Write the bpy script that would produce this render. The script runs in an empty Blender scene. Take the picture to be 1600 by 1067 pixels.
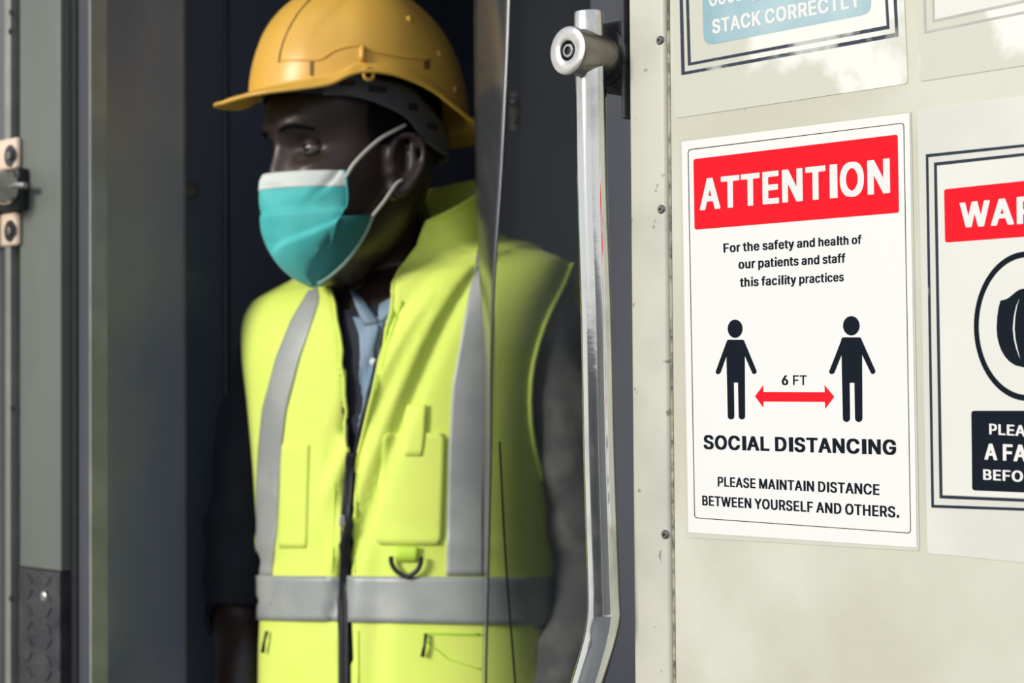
import bpy, bmesh, math, random
import numpy as np
from mathutils import Vector, Matrix, noise
from mathutils.bvhtree import BVHTree
random.seed(7)
SC = bpy.context.scene
COL = SC.collection

# ------------------------------------------------------------------ camera
FPX = 2900.0
CAM = Vector((0, 0, 1.4))
PITCH = math.atan(74 / FPX)
ROLL = math.radians(0.4)
_f = Vector((0, math.cos(PITCH), math.sin(PITCH)))
_u = Vector((0, -math.sin(PITCH), math.cos(PITCH)))
_r = Vector((1, 0, 0))
RT = _r * math.cos(ROLL) - _u * math.sin(ROLL)
UP = _u * math.cos(ROLL) + _r * math.sin(ROLL)
cam_d = bpy.data.cameras.new('camera')
cam_d.sensor_width = 36
cam_d.lens = 36 * FPX / 1600
cam_d.clip_start = 0.05
cam_d.dof.use_dof = True
cam_d.dof.focus_distance = 1.33
cam_d.dof.aperture_fstop = 9.0
cam = bpy.data.objects.new('camera', cam_d)
COL.objects.link(cam)
m = Matrix((RT, UP, -_f)).transposed().to_4x4()
m.translation = CAM
cam.matrix_world = m
SC.camera = cam
SC.view_settings.view_transform = 'Standard'
SC.view_settings.look = 'None'
SC.view_settings.gamma = 1
SC.view_settings.use_curve_mapping = False
SC.view_settings.exposure = 0.0

# ------------------------------------------------------------------ daylight
W = bpy.data.worlds.new('sky')
SC.world = W
W.use_nodes = True
nt = W.node_tree
nt.nodes.clear()
tc = nt.nodes.new('ShaderNodeTexCoord')
sp = nt.nodes.new('ShaderNodeSeparateXYZ')
rp = nt.nodes.new('ShaderNodeValToRGB')
bg = nt.nodes.new('ShaderNodeBackground')
wo = nt.nodes.new('ShaderNodeOutputWorld')
nt.links.new(tc.outputs['Generated'], sp.inputs[0])
nt.links.new(sp.outputs['Z'], rp.inputs[0])
rp.color_ramp.elements[0].color = (1.00, 0.99, 0.96, 1)
rp.color_ramp.elements[1].color = (0.42, 0.54, 0.80, 1)
nt.links.new(rp.outputs[0], bg.inputs[0])
nt.links.new(bg.outputs[0], wo.inputs[0])
bg.inputs[1].default_value = 0.92
sun_d = bpy.data.lights.new('sun', 'SUN')
sun_d.energy = 2.5
sun_d.angle = math.radians(16)
sun_d.color = (1.0, 0.955, 0.86)
sun = bpy.data.objects.new('sun', sun_d)
COL.objects.link(sun)
sun.rotation_euler = Vector((-0.80, -0.50, 0.31)).to_track_quat('Z', 'Y').to_euler()
sun.location = (-3, -2, 4)

# ------------------------------------------------------------------ geometry of the view
def ray(px, py):
    return RT * ((px - 800) / FPX) - UP * ((py - 533.5) / FPX) + _f
def at_y(px, py, Y):
    d = ray(px, py)
    return CAM + d * (Y / d.y)
P0 = Vector((0.271, 1.257, 0))             # a point of the carriage side
DR = Vector((0.6955, -0.7185, 0)).normalized()   # along the side, towards the camera's right
NW = Vector((-0.7185, -0.6955, 0)).normalized()  # out of the side
def onw(px, py, off=0.0):
    """pixel -> point on the carriage side's plane, moved out by off"""
    d = ray(px, py)
    o = P0 + NW * off
    return CAM + d * ((o - CAM).dot(NW) / d.dot(NW))
def U(px, off=0.0):
    return (onw(px, 607, off) - P0).dot(DR)
def Z(px, py, off=0.0):
    return onw(px, py, off).z
def PW(u, z, off=0.0):
    p = P0 + DR * u + NW * off
    return Vector((p.x, p.y, z))
def project(p):
    v = Vector(p) - CAM
    z = v.dot(_f)
    return (800 + FPX * v.dot(RT) / z, 533.5 - FPX * v.dot(UP) / z)

# ------------------------------------------------------------------ materials
def mat(name, col, rough=0.5, metal=0.0, col2=None, scale=8.0, detail=6.0, lo=0.4, hi=0.65, bump=0.0, bscale=60.0,
        spec=0.5, stretch=None, coat=0.0, sheen=0.0, rough2=None, specks=None, sub=0.0):
    M = bpy.data.materials.new(name)
    M.use_nodes = True
    n = M.node_tree.nodes
    L = M.node_tree.links
    b = n['Principled BSDF']
    b.inputs['Base Color'].default_value = (*col, 1)
    b.inputs['Roughness'].default_value = rough
    b.inputs['Metallic'].default_value = metal
    b.inputs['Specular IOR Level'].default_value = spec
    b.inputs['Coat Weight'].default_value = coat
    b.inputs['Coat Roughness'].default_value = 0.06
    b.inputs['Sheen Weight'].default_value = sheen
    if sub:
        b.inputs['Subsurface Weight'].default_value = sub
        b.inputs['Subsurface Radius'].default_value = (0.01, 0.004, 0.002)
    t = n.new('ShaderNodeTexCoord')
    mp = n.new('ShaderNodeMapping')
    L.new(t.outputs['Object'], mp.inputs[0])
    if stretch:
        mp.inputs['Scale'].default_value = stretch
    last = None
    if col2:
        nz = n.new('ShaderNodeTexNoise')
        nz.inputs['Scale'].default_value = scale
        nz.inputs['Detail'].default_value = detail
        L.new(mp.outputs[0], nz.inputs['Vector'])
        cr = n.new('ShaderNodeValToRGB')
        cr.color_ramp.elements[0].position = lo
        cr.color_ramp.elements[1].position = hi
        cr.color_ramp.elements[0].color = (*col, 1)
        cr.color_ramp.elements[1].color = (*col2, 1)
        L.new(nz.outputs[0], cr.inputs[0])
        last = cr.outputs[0]
        if rough2 is not None:
            mr = n.new('ShaderNodeMapRange')
            mr.inputs[1].default_value = lo
            mr.inputs[2].default_value = hi
            mr.inputs[3].default_value = rough
            mr.inputs[4].default_value = rough2
            L.new(nz.outputs[0], mr.inputs[0])
            L.new(mr.outputs[0], b.inputs['Roughness'])
    if specks:                                   # dirt specks: (colour, scale, threshold)
        vz = n.new('ShaderNodeTexNoise')
        vz.inputs['Scale'].default_value = specks[1]
        vz.inputs['Detail'].default_value = 3
        L.new(mp.outputs[0], vz.inputs['Vector'])
        c2 = n.new('ShaderNodeValToRGB')
        c2.color_ramp.elements[0].position = specks[2]
        c2.color_ramp.elements[1].position = specks[2] + 0.035
        c2.color_ramp.elements[0].color = (0, 0, 0, 1)
        c2.color_ramp.elements[1].color = (1, 1, 1, 1)
        L.new(vz.outputs[0], c2.inputs[0])
        mx = n.new('ShaderNodeMix')
        mx.data_type = 'RGBA'
        L.new(c2.outputs[0], mx.inputs[0])
        if last:
            L.new(last, mx.inputs[6])
        else:
            mx.inputs[6].default_value = (*col, 1)
        mx.inputs[7].default_value = (*specks[0], 1)
        last = mx.outputs[2]
    if last:
        L.new(last, b.inputs['Base Color'])
    if bump:
        nb = n.new('ShaderNodeTexNoise')
        nb.inputs['Scale'].default_value = bscale
        nb.inputs['Detail'].default_value = 5
        L.new(mp.outputs[0], nb.inputs['Vector'])
        bp = n.new('ShaderNodeBump')
        bp.inputs['Strength'].default_value = bump
        bp.inputs['Distance'].default_value = 0.004
        L.new(nb.outputs[0], bp.inputs['Height'])
        L.new(bp.outputs[0], b.inputs['Normal'])
    return M

def clear_plastic(name, tint, haze, rough=0.08):
    """thin clear sheet: light goes straight through, tinted, with a fresnel gloss and a little milky scatter"""
    M = bpy.data.materials.new(name)
    M.use_nodes = True
    n = M.node_tree.nodes
    L = M.node_tree.links
    n.clear()
    out = n.new('ShaderNodeOutputMaterial')
    tr = n.new('ShaderNodeBsdfTransparent')
    tr.inputs[0].default_value = (*tint, 1)
    df = n.new('ShaderNodeBsdfDiffuse')
    df.inputs[0].default_value = (0.38, 0.42, 0.50, 1)
    gl = n.new('ShaderNodeBsdfGlossy')
    gl.inputs['Roughness'].default_value = rough
    fr = n.new('ShaderNodeFresnel')
    fr.inputs[0].default_value = 1.22
    t = n.new('ShaderNodeTexCoord')
    nz = n.new('ShaderNodeTexNoise')
    nz.inputs['Scale'].default_value = 7
    nz.inputs['Detail'].default_value = 5
    L.new(t.outputs['Object'], nz.inputs['Vector'])
    mr = n.new('ShaderNodeMapRange')
    mr.inputs[1].default_value = 0.3
    mr.inputs[2].default_value = 0.7
    mr.inputs[3].default_value = haze * 0.5
    mr.inputs[4].default_value = haze * 1.6
    L.new(nz.outputs[0], mr.inputs[0])
    m1 = n.new('ShaderNodeMixShader')
    m2 = n.new('ShaderNodeMixShader')
    L.new(mr.outputs[0], m1.inputs[0])
    L.new(tr.outputs[0], m1.inputs[1])
    L.new(df.outputs[0], m1.inputs[2])
    L.new(fr.outputs[0], m2.inputs[0])
    L.new(m1.outputs[0], m2.inputs[1])
    L.new(gl.outputs[0], m2.inputs[2])
    L.new(m2.outputs[0], out.inputs[0])
    return M

M_PANEL = mat('cream_panel_paint', (0.57, 0.56, 0.45), 0.42, spec=0.3, col2=(0.66, 0.655, 0.54), scale=9, bump=0.06, bscale=25, specks=((0.22, 0.19, 0.14), 130, 0.735))
M_POST = mat('cream_post_paint', (0.62, 0.61, 0.51), 0.38, spec=0.3, col2=(0.52, 0.51, 0.44), scale=14, lo=0.5, hi=0.75, bump=0.05, bscale=30, specks=((0.30, 0.28, 0.23), 75, 0.69))
M_SEAM = mat('dirty_sealant', (0.05, 0.045, 0.035), 0.8, col2=(0.30, 0.25, 0.18), scale=90, bump=0.4, bscale=160)
M_GRIME = mat('grimy_paint_edge', (0.46, 0.42, 0.31), 0.7, col2=(0.12, 0.10, 0.07), scale=120, bump=0.3, bscale=160)
M_CHROME = mat('polished_steel', (0.74, 0.75, 0.73), 0.09, 1.0, col2=(0.48, 0.48, 0.46), scale=18, lo=0.5, hi=0.75, rough2=0.2, bump=0.03, bscale=50)
M_SATIN = mat('satin_steel', (0.72, 0.70, 0.66), 0.30, 1.0, col2=(0.45, 0.42, 0.37), scale=50, lo=0.5, hi=0.8, bump=0.05, bscale=120)
M_DARKSTEEL = mat('tarnished_steel', (0.30, 0.285, 0.25), 0.33, 1.0, col2=(0.22, 0.20, 0.18), scale=40, bump=0.1, bscale=150)
M_BLACK = mat('black_rubber', (0.012, 0.013, 0.017), 0.55, bump=0.3, bscale=90)
M_BLACKPL = mat('black_plastic', (0.015, 0.016, 0.021), 0.4)
M_GREY = mat('grey_vehicle_paint', (0.11, 0.113, 0.115), 0.5, col2=(0.145, 0.15, 0.14), scale=6)
M_GREEN = mat('grey_green_paint', (0.130, 0.145, 0.125), 0.5, col2=(0.165, 0.178, 0.150), scale=5, stretch=(1, 1, 0.4), specks=((0.09, 0.09, 0.08), 18, 0.74))
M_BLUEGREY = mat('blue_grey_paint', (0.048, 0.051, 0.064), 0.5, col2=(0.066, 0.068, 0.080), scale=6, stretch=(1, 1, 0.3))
M_TREAD = mat('dark_rough_plate', (0.022, 0.023, 0.028), 0.55, col2=(0.045, 0.045, 0.05), scale=22, bump=0.8, bscale=45)
M_EDGE = mat('worn_light_edge', (0.24, 0.25, 0.22), 0.4, col2=(0.30, 0.31, 0.27), scale=20)
M_STAIN = mat('smudged_stainless', (0.36, 0.39, 0.48), 0.28, 0.1, spec=0.7, col2=(0.66, 0.62, 0.56), scale=5.5, lo=0.48, hi=0.78, rough2=0.42, bump=0.05, bscale=12, stretch=(1, 1, 0.45))
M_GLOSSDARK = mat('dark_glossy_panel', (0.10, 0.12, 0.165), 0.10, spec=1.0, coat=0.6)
M_INT = mat('dark_interior_paint', (0.27, 0.295, 0.38), 0.6, col2=(0.31, 0.33, 0.42), scale=3)
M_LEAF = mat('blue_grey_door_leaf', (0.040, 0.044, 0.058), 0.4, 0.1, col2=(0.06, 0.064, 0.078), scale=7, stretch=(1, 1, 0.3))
M_PEACH = mat('aged_cream_bracket', (0.86, 0.66, 0.50), 0.5)
M_CONC = mat('platform_concrete', (0.30, 0.30, 0.28), 0.85, col2=(0.22, 0.22, 0.21), scale=4, bump=0.2)
M_LIME = mat('lime_vest_fabric', (0.86, 0.99, 0.18), 0.75, bump=0.12, bscale=35, sheen=0.1, col2=(0.82, 0.98, 0.155), scale=10)
M_LIMED = mat('lime_vest_binding', (0.62, 0.90, 0.08), 0.7)
M_TAPE = mat('grey_reflective_tape', (0.36, 0.38, 0.37), 0.45, 0.1, col2=(0.46, 0.48, 0.45), scale=16, bump=0.15, bscale=22)
M_ZIP = mat('black_zip_tape', (0.010, 0.012, 0.020), 0.5, bump=0.2, bscale=300)
M_SKIN = mat('deep_brown_skin', (0.026, 0.0145, 0.0115), 0.38, spec=0.5, col2=(0.036, 0.020, 0.016), scale=20, bump=0.06, bscale=220, sub=0.05)
M_SKINLID = mat('eyelid_skin', (0.018, 0.011, 0.010), 0.55)
M_HAIR = mat('short_black_hair', (0.006, 0.006, 0.008), 0.9, spec=0.05, bump=0.5, bscale=400)
M_JACKET = mat('dark_grey_work_jacket', (0.085, 0.083, 0.092), 0.8, col2=(0.19, 0.175, 0.175), lo=0.45, hi=0.7, scale=20, bump=0.2, bscale=60)
M_NAVY = mat('navy_jacket_and_shaded_sleeve', (0.012, 0.014, 0.026), 0.8, bump=0.2, bscale=60)
M_SHIRT = mat('pale_blue_denim_shirt', (0.20, 0.29, 0.40), 0.75, col2=(0.28, 0.38, 0.48), scale=30, bump=0.2, bscale=120)
M_TROUS = mat('dark_navy_trousers', (0.02, 0.022, 0.035), 0.8)
M_BOOT = mat('black_boot_leather', (0.012, 0.011, 0.010), 0.4)
M_YEL = mat('yellow_helmet_plastic', (0.86, 0.50, 0.085), 0.33, spec=0.45, col2=(0.80, 0.45, 0.075), scale=9, bump=0.02, bscale=30)
M_YELD = mat('yellow_helmet_slot', (0.20, 0.10, 0.02), 0.6)
M_HARN = mat('grey_harness_plastic', (0.085, 0.09, 0.105), 0.5)
M_TEAL = mat('teal_mask_fabric', (0.055, 0.50, 0.49), 0.75, col2=(0.10, 0.58, 0.55), scale=18, bump=0.25, bscale=40, sheen=0.2)
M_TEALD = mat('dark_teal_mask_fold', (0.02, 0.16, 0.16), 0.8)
M_MASKW = mat('white_mask_band', (0.74, 0.78, 0.74), 0.75, bump=0.15, bscale=60)
M_LOOP = mat('white_elastic', (0.62, 0.60, 0.55), 0.8)
M_EYE = mat('eye_white', (0.13, 0.105, 0.095), 0.15)
M_IRIS = mat('dark_iris', (0.010, 0.006, 0.005), 0.08)
M_WHITE = mat('white_sign_vinyl', (0.83, 0.82, 0.79), 0.45, spec=0.15)
M_WHITE2 = mat('off_white_sign_vinyl', (0.74, 0.73, 0.67), 0.4, spec=0.2, col2=(0.78, 0.77, 0.71), scale=7)
M_LAM = mat('yellowed_laminate_painted_glare', (0.63, 0.62, 0.52), 0.3, spec=0.3, col2=(0.84, 0.83, 0.77), scale=6, lo=0.455, hi=0.49, bump=0.03, bscale=12)  # white noise patches stand for glare, painted into the laminate colour
M_LAM2 = mat('cream_laminate', (0.56, 0.555, 0.45), 0.3, spec=0.3, col2=(0.64, 0.63, 0.54), scale=6, bump=0.03, bscale=12)
M_LAM3 = mat('ivory_laminate', (0.68, 0.665, 0.60), 0.3, spec=0.3, col2=(0.75, 0.74, 0.68), scale=5, lo=0.5, hi=0.6)
M_RED = mat('red_print', (0.88, 0.010, 0.022), 0.6, spec=0.08)
M_INK = mat('near_black_print', (0.008, 0.012, 0.020), 0.7, spec=0.06)
M_PRINTW = mat('white_print', (0.80, 0.79, 0.76), 0.5, spec=0.1)
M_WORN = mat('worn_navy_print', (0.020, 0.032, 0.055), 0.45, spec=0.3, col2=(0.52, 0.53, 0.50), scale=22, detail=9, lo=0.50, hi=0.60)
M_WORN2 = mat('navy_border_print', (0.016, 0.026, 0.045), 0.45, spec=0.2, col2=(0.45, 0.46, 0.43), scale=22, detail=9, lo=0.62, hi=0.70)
M_GREYP = mat('faded_grey_print', (0.34, 0.35, 0.34), 0.5, spec=0.3, col2=(0.52, 0.52, 0.49), scale=14)
M_TEALP = mat('faded_teal_print', (0.27, 0.45, 0.50), 0.45, spec=0.3, col2=(0.43, 0.58, 0.62), scale=16, detail=10)
M_CLEAR = clear_plastic('clear_door_plastic', (0.72, 0.74, 0.70), 0.022)
M_CLEAR2 = clear_plastic('clear_door_plastic_overlap', (0.92, 0.93, 0.91), 0.010)
M_FOLD = mat('grey_translucent_fold', (0.055, 0.06, 0.07), 0.2, 0.35, col2=(0.09, 0.09, 0.09), scale=8, stretch=(1, 1, 0.3), spec=0.8)

# ------------------------------------------------------------------ object helpers
def link(name, me, m=None, parent=None, smooth=False, autos=None):
    o = bpy.data.objects.new(name, me)
    COL.objects.link(o)
    if m is not None and not me.materials:
        me.materials.append(m)
    if parent:
        o.parent = parent
        o.matrix_parent_inverse = Matrix.Translation(parent.location).inverted() if parent.type == 'EMPTY' else parent.matrix_parent_inverse.copy() if False else Matrix.Identity(4)
        if parent.type == 'EMPTY':
            o.matrix_parent_inverse = Matrix.Translation(-parent.location)
    if smooth:
        me.polygons.foreach_set('use_smooth', [True] * len(me.polygons))
        if autos:
            try:
                me.set_sharp_from_angle(angle=math.radians(autos))
            except Exception:
                pass
    return o
def empty(name, loc):
    o = bpy.data.objects.new(name, None)
    o.empty_display_size = 0.05
    COL.objects.link(o)
    o.location = loc
    return o
def tag(o, label, cat, group=None):
    o['label'] = label
    o['category'] = cat
    if group:
        o['group'] = group
    return o
def structure(o, label=None):
    o['kind'] = 'structure'
    if label:
        o['label'] = label
    return o
def mesh(vs, fs, name='mesh'):
    me = bpy.data.meshes.new(name)
    me.from_pydata([tuple(v) for v in vs], [], [tuple(f) for f in fs])
    me.validate()
    me.update()
    return me
def from_bm(bm, fix=True):
    if fix:
        bmesh.ops.recalc_face_normals(bm, faces=bm.faces)
    me = bpy.data.meshes.new('mesh')
    bm.to_mesh(me)
    bm.free()
    return me
def bevel(bm, w, seg=2, ang=40):
    bmesh.ops.recalc_face_normals(bm, faces=bm.faces)
    ed = [e for e in bm.edges if len(e.link_faces) == 2 and e.calc_face_angle(0) > math.radians(ang)]
    bmesh.ops.bevel(bm, geom=ed, offset=w, segments=seg, affect='EDGES', profile=0.5)
def prism(pts_a, pts_b, bev=0, seg=2):
    """closed solid between two matching outlines"""
    bm = bmesh.new()
    A = [bm.verts.new(p) for p in pts_a]
    B = [bm.verts.new(p) for p in pts_b]
    n = len(A)
    bm.faces.new(A)
    bm.faces.new(B[::-1])
    for i in range(n):
        bm.faces.new((A[i], A[(i + 1) % n], B[(i + 1) % n], B[i]))
    if bev:
        bevel(bm, bev, seg)
    return from_bm(bm)
def wbox(u0, u1, z0, z1, o0, o1, bev=0, seg=2):
    a = [PW(u0, z0, o0), PW(u1, z0, o0), PW(u1, z1, o0), PW(u0, z1, o0)]
    b = [PW(u0, z0, o1), PW(u1, z0, o1), PW(u1, z1, o1), PW(u0, z1, o1)]
    return prism(a, b, bev, seg)
def box(x0, x1, y0, y1, z0, z1, bev=0):
    return prism([(x0, y0, z0), (x1, y0, z0), (x1, y1, z0), (x0, y1, z0)],
                 [(x0, y0, z1), (x1, y0, z1), (x1, y1, z1), (x0, y1, z1)], bev)
def grid_mesh(rows, close=False, thick=0.0):
    nr, nc = len(rows), len(rows[0])
    vs = [v for r in rows for v in r]
    fs = []
    for i in range(nr - 1):
        for j in range(nc if close else nc - 1):
            k = (j + 1) % nc
            fs.append((i * nc + j, i * nc + k, (i + 1) * nc + k, (i + 1) * nc + j))
    return mesh(vs, fs)
def solidify(o, t, offset=-1):
    md = o.modifiers.new('thickness', 'SOLIDIFY')
    md.thickness = t
    md.offset = offset
    return o
def cyl(p0, p1, r0, r1=None, n=32, cap=True, bev=0):
    r1 = r0 if r1 is None else r1
    p0, p1 = Vector(p0), Vector(p1)
    ax = (p1 - p0).normalized()
    a = ax.orthogonal().normalized()
    b = ax.cross(a)
    c0 = [p0 + (a * math.cos(t) + b * math.sin(t)) * r0 for t in [2 * math.pi * i / n for i in range(n)]]
    c1 = [p1 + (a * math.cos(t) + b * math.sin(t)) * r1 for t in [2 * math.pi * i / n for i in range(n)]]
    return prism(c0, c1, bev, 2)
def lathe(p0, ax, prof, n=40):
    """prof: (distance along axis, radius)"""
    ax = Vector(ax).normalized()
    a = ax.orthogonal().normalized()
    b = ax.cross(a)
    rows = []
    for (h, r) in prof:
        rows.append([Vector(p0) + ax * h + (a * math.cos(2 * math.pi * i / n) + b * math.sin(2 * math.pi * i / n)) * max(r, 1e-5) for i in range(n)])
    me = grid_mesh(rows, True)
    bm = bmesh.new()
    bm.from_mesh(me)
    bmesh.ops.remove_doubles(bm, verts=bm.verts, dist=3e-5)
    return from_bm(bm)
def catmull(pts, n=8):
    pts = [Vector(p) for p in pts]
    out = []
    P = [pts[0] * 2 - pts[1]] + pts + [pts[-1] * 2 - pts[-2]]
    for i in range(1, len(P) - 2):
        for k in range(n):
            t = k / n
            out.append(0.5 * ((2 * P[i]) + (P[i + 1] - P[i - 1]) * t + (2 * P[i - 1] - 5 * P[i] + 4 * P[i + 1] - P[i + 2]) * t * t + (3 * P[i] - P[i - 1] - 3 * P[i + 1] + P[i + 2]) * t ** 3))
    out.append(pts[-1])
    return out
def tube(pts, r, n=16, cap=True):
    pts = [Vector(p) for p in pts]
    rs = r if isinstance(r, (list, tuple)) else [r] * len(pts)
    rows = []
    a = None
    for i, p in enumerate(pts):
        t = (pts[min(i + 1, len(pts) - 1)] - pts[max(i - 1, 0)]).normalized()
        if a is None:
            a = t.orthogonal().normalized()
        a = (a - t * a.dot(t)).normalized()
        b = t.cross(a)
        rows.append([p + (a * math.cos(2 * math.pi * k / n) + b * math.sin(2 * math.pi * k / n)) * rs[i] for k in range(n)])
    vs = [v for rr in rows for v in rr]
    fs = []
    for i in range(len(rows) - 1):
        for k in range(n):
            l = (k + 1) % n
            fs.append((i * n + k, i * n + l, (i + 1) * n + l, (i + 1) * n + k))
    if cap:
        fs.append(tuple(range(n))[::-1])
        fs.append(tuple((len(rows) - 1) * n + k for k in range(n)))
    return mesh(vs, fs)
def interp(x, tab):
    if x <= tab[0][0]:
        return tab[0][1]
    for (a, va), (b, vb) in zip(tab, tab[1:]):
        if x <= b:
            t = (x - a) / (b - a)
            return va + (vb - va) * t
    return tab[-1][1]
def sinterp(x, tab):
    """smooth (monotone cubic-ish) interpolation"""
    if x <= tab[0][0]:
        return tab[0][1]
    if x >= tab[-1][0]:
        return tab[-1][1]
    for i in range(len(tab) - 1):
        a, va = tab[i]
        b, vb = tab[i + 1]
        if x <= b:
            def sl(k):
                if k <= 0 or k >= len(tab) - 1:
                    kk = min(max(k, 0), len(tab) - 2)
                    return (tab[kk + 1][1] - tab[kk][1]) / (tab[kk + 1][0] - tab[kk][0])
                return (tab[k + 1][1] - tab[k - 1][1]) / (tab[k + 1][0] - tab[k - 1][0])
            h = b - a
            t = (x - a) / h
            return ((2 * t**3 - 3 * t**2 + 1) * va + (t**3 - 2 * t**2 + t) * h * sl(i) + (-2 * t**3 + 3 * t**2) * vb + (t**3 - t**2) * h * sl(i + 1))
def gauss(x, c, w):
    return math.exp(-((x - c) / w) ** 2)

# ------------------------------------------------------------------ setting
u_seam, u_postL = U(1046), U(985)
panel = structure(link('door_1', wbox(U(1049), U(1990), 0.25, 2.7, -0.035, 0.0, 0.0012), M_PANEL), 'cream painted vehicle side panel carrying the signs')
seam = link('seam_strip', wbox(U(1043.2), U(1048.6), 0.25, 2.7, -0.03, -0.0015), M_SEAM, panel)
edge = link('grimy_edge', wbox(U(1047.6), U(1052.2), 0.25, 2.7, 0.0, 0.0007, 0.0003, 1), M_GRIME, panel)
post = structure(link('trim_1', wbox(U(986, .004), U(1043.4, .004), 0.25, 2.7, -0.030, 0.004, 0.0035, 4), M_POST, smooth=True, autos=50), 'cream door post with three screws')
def screw(px, py, off, parent, r=0.0034, m1=M_DARKSTEEL):
    c = onw(px, py, off)
    s = link('screw', lathe(c - NW * 0.0004, NW, [(0, 0), (0, r * 1.12), (0.0009, r), (0.0016, r * 0.72), (0.0016, r * 0.42), (0.0007, r * 0.36), (0.0007, 0)], 20), m1, parent, True, 30)
    link('screw_recess', lathe(c, NW, [(0.0005, 0), (0.0005, r * 0.35), (0.00085, r * 0.33), (0.00085, 0)], 6), M_BLACK, s)
    return s
for (x, y) in [(1031, 63), (1033, 327), (1039, 835)]:
    screw(x, y, 0.004, post)
# wall beside the doorway on the far (left) side, in the same plane as the panel
uA, uB, uC, uD, uE, uF, uG = U(-420), U(12.5), U(22), U(33), U(97), U(107), U(144)
wl = structure(link('wall_left', wbox(uA, uB, 0.0, 2.7, -0.035, 0.0, 0.001), M_GREY), 'grey vehicle side left of the doorway')
tr = structure(link('trim_2', wbox(uB + .0004, uC, 0.0, 2.7, -0.03, 0.005, 0.0012), M_EDGE), 'pale riveted cover strip')
for (x, y) in [(17, 19), (16, 49), (19, 637), (17, 935)]:
    screw(x, y, 0.005, tr, 0.0035, M_BLACKPL)
structure(link('trim_3', wbox(uC + .0005, uD - .0005, 0.0, 2.7, -0.03, -0.012), M_BLACK), 'dark recessed joint')
pj = structure(link('trim_4', wbox(uD, uE, Z(65, 889), 2.7, -0.03, 0.002, 0.002), M_GREEN), 'grey-green flat door pillar')
tp = structure(link('trim_5', wbox(uD, uE, 0.0, Z(65, 889) - 0.0006, -0.03, 0.0035, 0.002), M_TREAD), 'dark raised-pattern kick plate below the grey-green pillar')
screw(68, 932, 0.0035, tp, 0.0055, M_SATIN)
# raised bars of the kick plate
k = 0
for iz in range(9):
    for iu in range(2):
        cu = uD + (uE - uD) * (0.28 + 0.46 * iu) 
        cz = Z(65, 900) - 0.004 - 0.0175 * iz
        s = 1 if (iz + iu) % 2 else -1
        c = PW(cu, cz, 0.0035)
        dd = (DR * s + Vector((0, 0, 1))).normalized()
        nn = dd.cross(NW)
        q = [c + dd * a * 0.0075 + nn * b * 0.0022 for a, b in ((-1, -.4), (-1, .4), (0, 1), (1, .4), (1, -.4), (0, -1))]
        link('tread_bar', prism(q, [p + NW * 0.0014 for p in q], 0.0004, 1), M_TREAD, tp)
structure(link('trim_6', wbox(uE + .0005, uF, 0.0, 2.7, -0.03, -0.010), M_BLACK), 'dark rubber joint')
# return of the doorway on the left: from the outer plane back to the inner wall
IW0 = at_y(146, 607, 2.25); IW0.z = 0
IWD = Vector((0.81, 0.58, 0)).normalized()
IWN = Vector((0.58, -0.81, 0)).normalized()
a0 = PW(uF, 0, -0.004); a0.z = 0
def vwall(p, q, z0, z1, th, nrm, bev=0):
    p0, q0 = Vector((p.x, p.y, z0)), Vector((q.x, q.y, z0))
    h = Vector((0, 0, z1 - z0))
    return prism([p0, q0, q0 + h, p0 + h], [p0 - nrm * th, q0 - nrm * th, q0 + h - nrm * th, p0 + h - nrm * th], bev)
jd = (IW0 - a0).normalized()
jn = Vector((jd.y, -jd.x, 0))
jb = structure(link('trim_7', wbox(uF, U(143, -.012), 0, 2.7, -0.030, -0.012, 0.0015), M_BLUEGREY), 'blue-grey door flange with three dark screws')
link('light_edge', wbox(U(141.6, -.012), U(144.2, -.012), 0, 2.7, -0.031, -0.0105), M_EDGE, jb)
for y in (352, 636, 928):
    screw(118, y, -0.012, jb, 0.0042, M_BLACKPL)
g0 = PW(U(143, -.012), 0, -0.031)
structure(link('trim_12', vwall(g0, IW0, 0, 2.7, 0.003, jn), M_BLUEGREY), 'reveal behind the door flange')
def iw_s(px):
    d = ray(px, 607)
    # IW0 + s*IWD on ray (x/y)
    k = d.x / d.y
    return (k * IW0.y - IW0.x) / (IWD.x - k * IWD.y)
def iw(px, z, off=0.0):
    p = IW0 + IWD * iw_s(px) + IWN * off
    return Vector((p.x, p.y, z))
s290 = iw(289, 0)
pst = structure(link('wall_left_steel', vwall(IW0, s290, 0, 2.7, 0.02, IWN), M_STAIN), 'smudged stainless steel inner wall sheet')
link('worn_edge', vwall(iw(287.5, 0), iw(290.5, 0), 0, 2.7, 0.003, IWN).copy() if False else vwall(iw(287, 0, .0015), iw(290, 0, .0015), 0, 2.7, 0.003, IWN), M_EDGE, pst)
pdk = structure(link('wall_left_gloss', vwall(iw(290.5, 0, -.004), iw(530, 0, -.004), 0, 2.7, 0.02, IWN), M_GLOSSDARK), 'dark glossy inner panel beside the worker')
rb = structure(link('trim_8', tube([iw(354, 0, -.002), iw(354, 2.7, -.002)], 0.005, 12), M_LEAF, smooth=True), 'thin vertical rib on the dark inner panel')
bt = at_y(300, 279, 2.2)
bp_ = iw(300, bt.z, -.004)
b_ = link('bolt_head', lathe(bp_, IWN, [(0, 0), (0, .010), (.005, .009), (.008, .006), (.008, 0)], 18), M_SATIN, pdk, True, 40)
b_['label'] = 'pale blurred bolt head on the dark panel'

# interior shell of the vehicle
fl = structure(link('floor', box(-2.6, 2.6, 0.9, 4.4, -0.08, 0.0), M_INT))
def cutplan(me_pts):
    return me_pts
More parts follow.
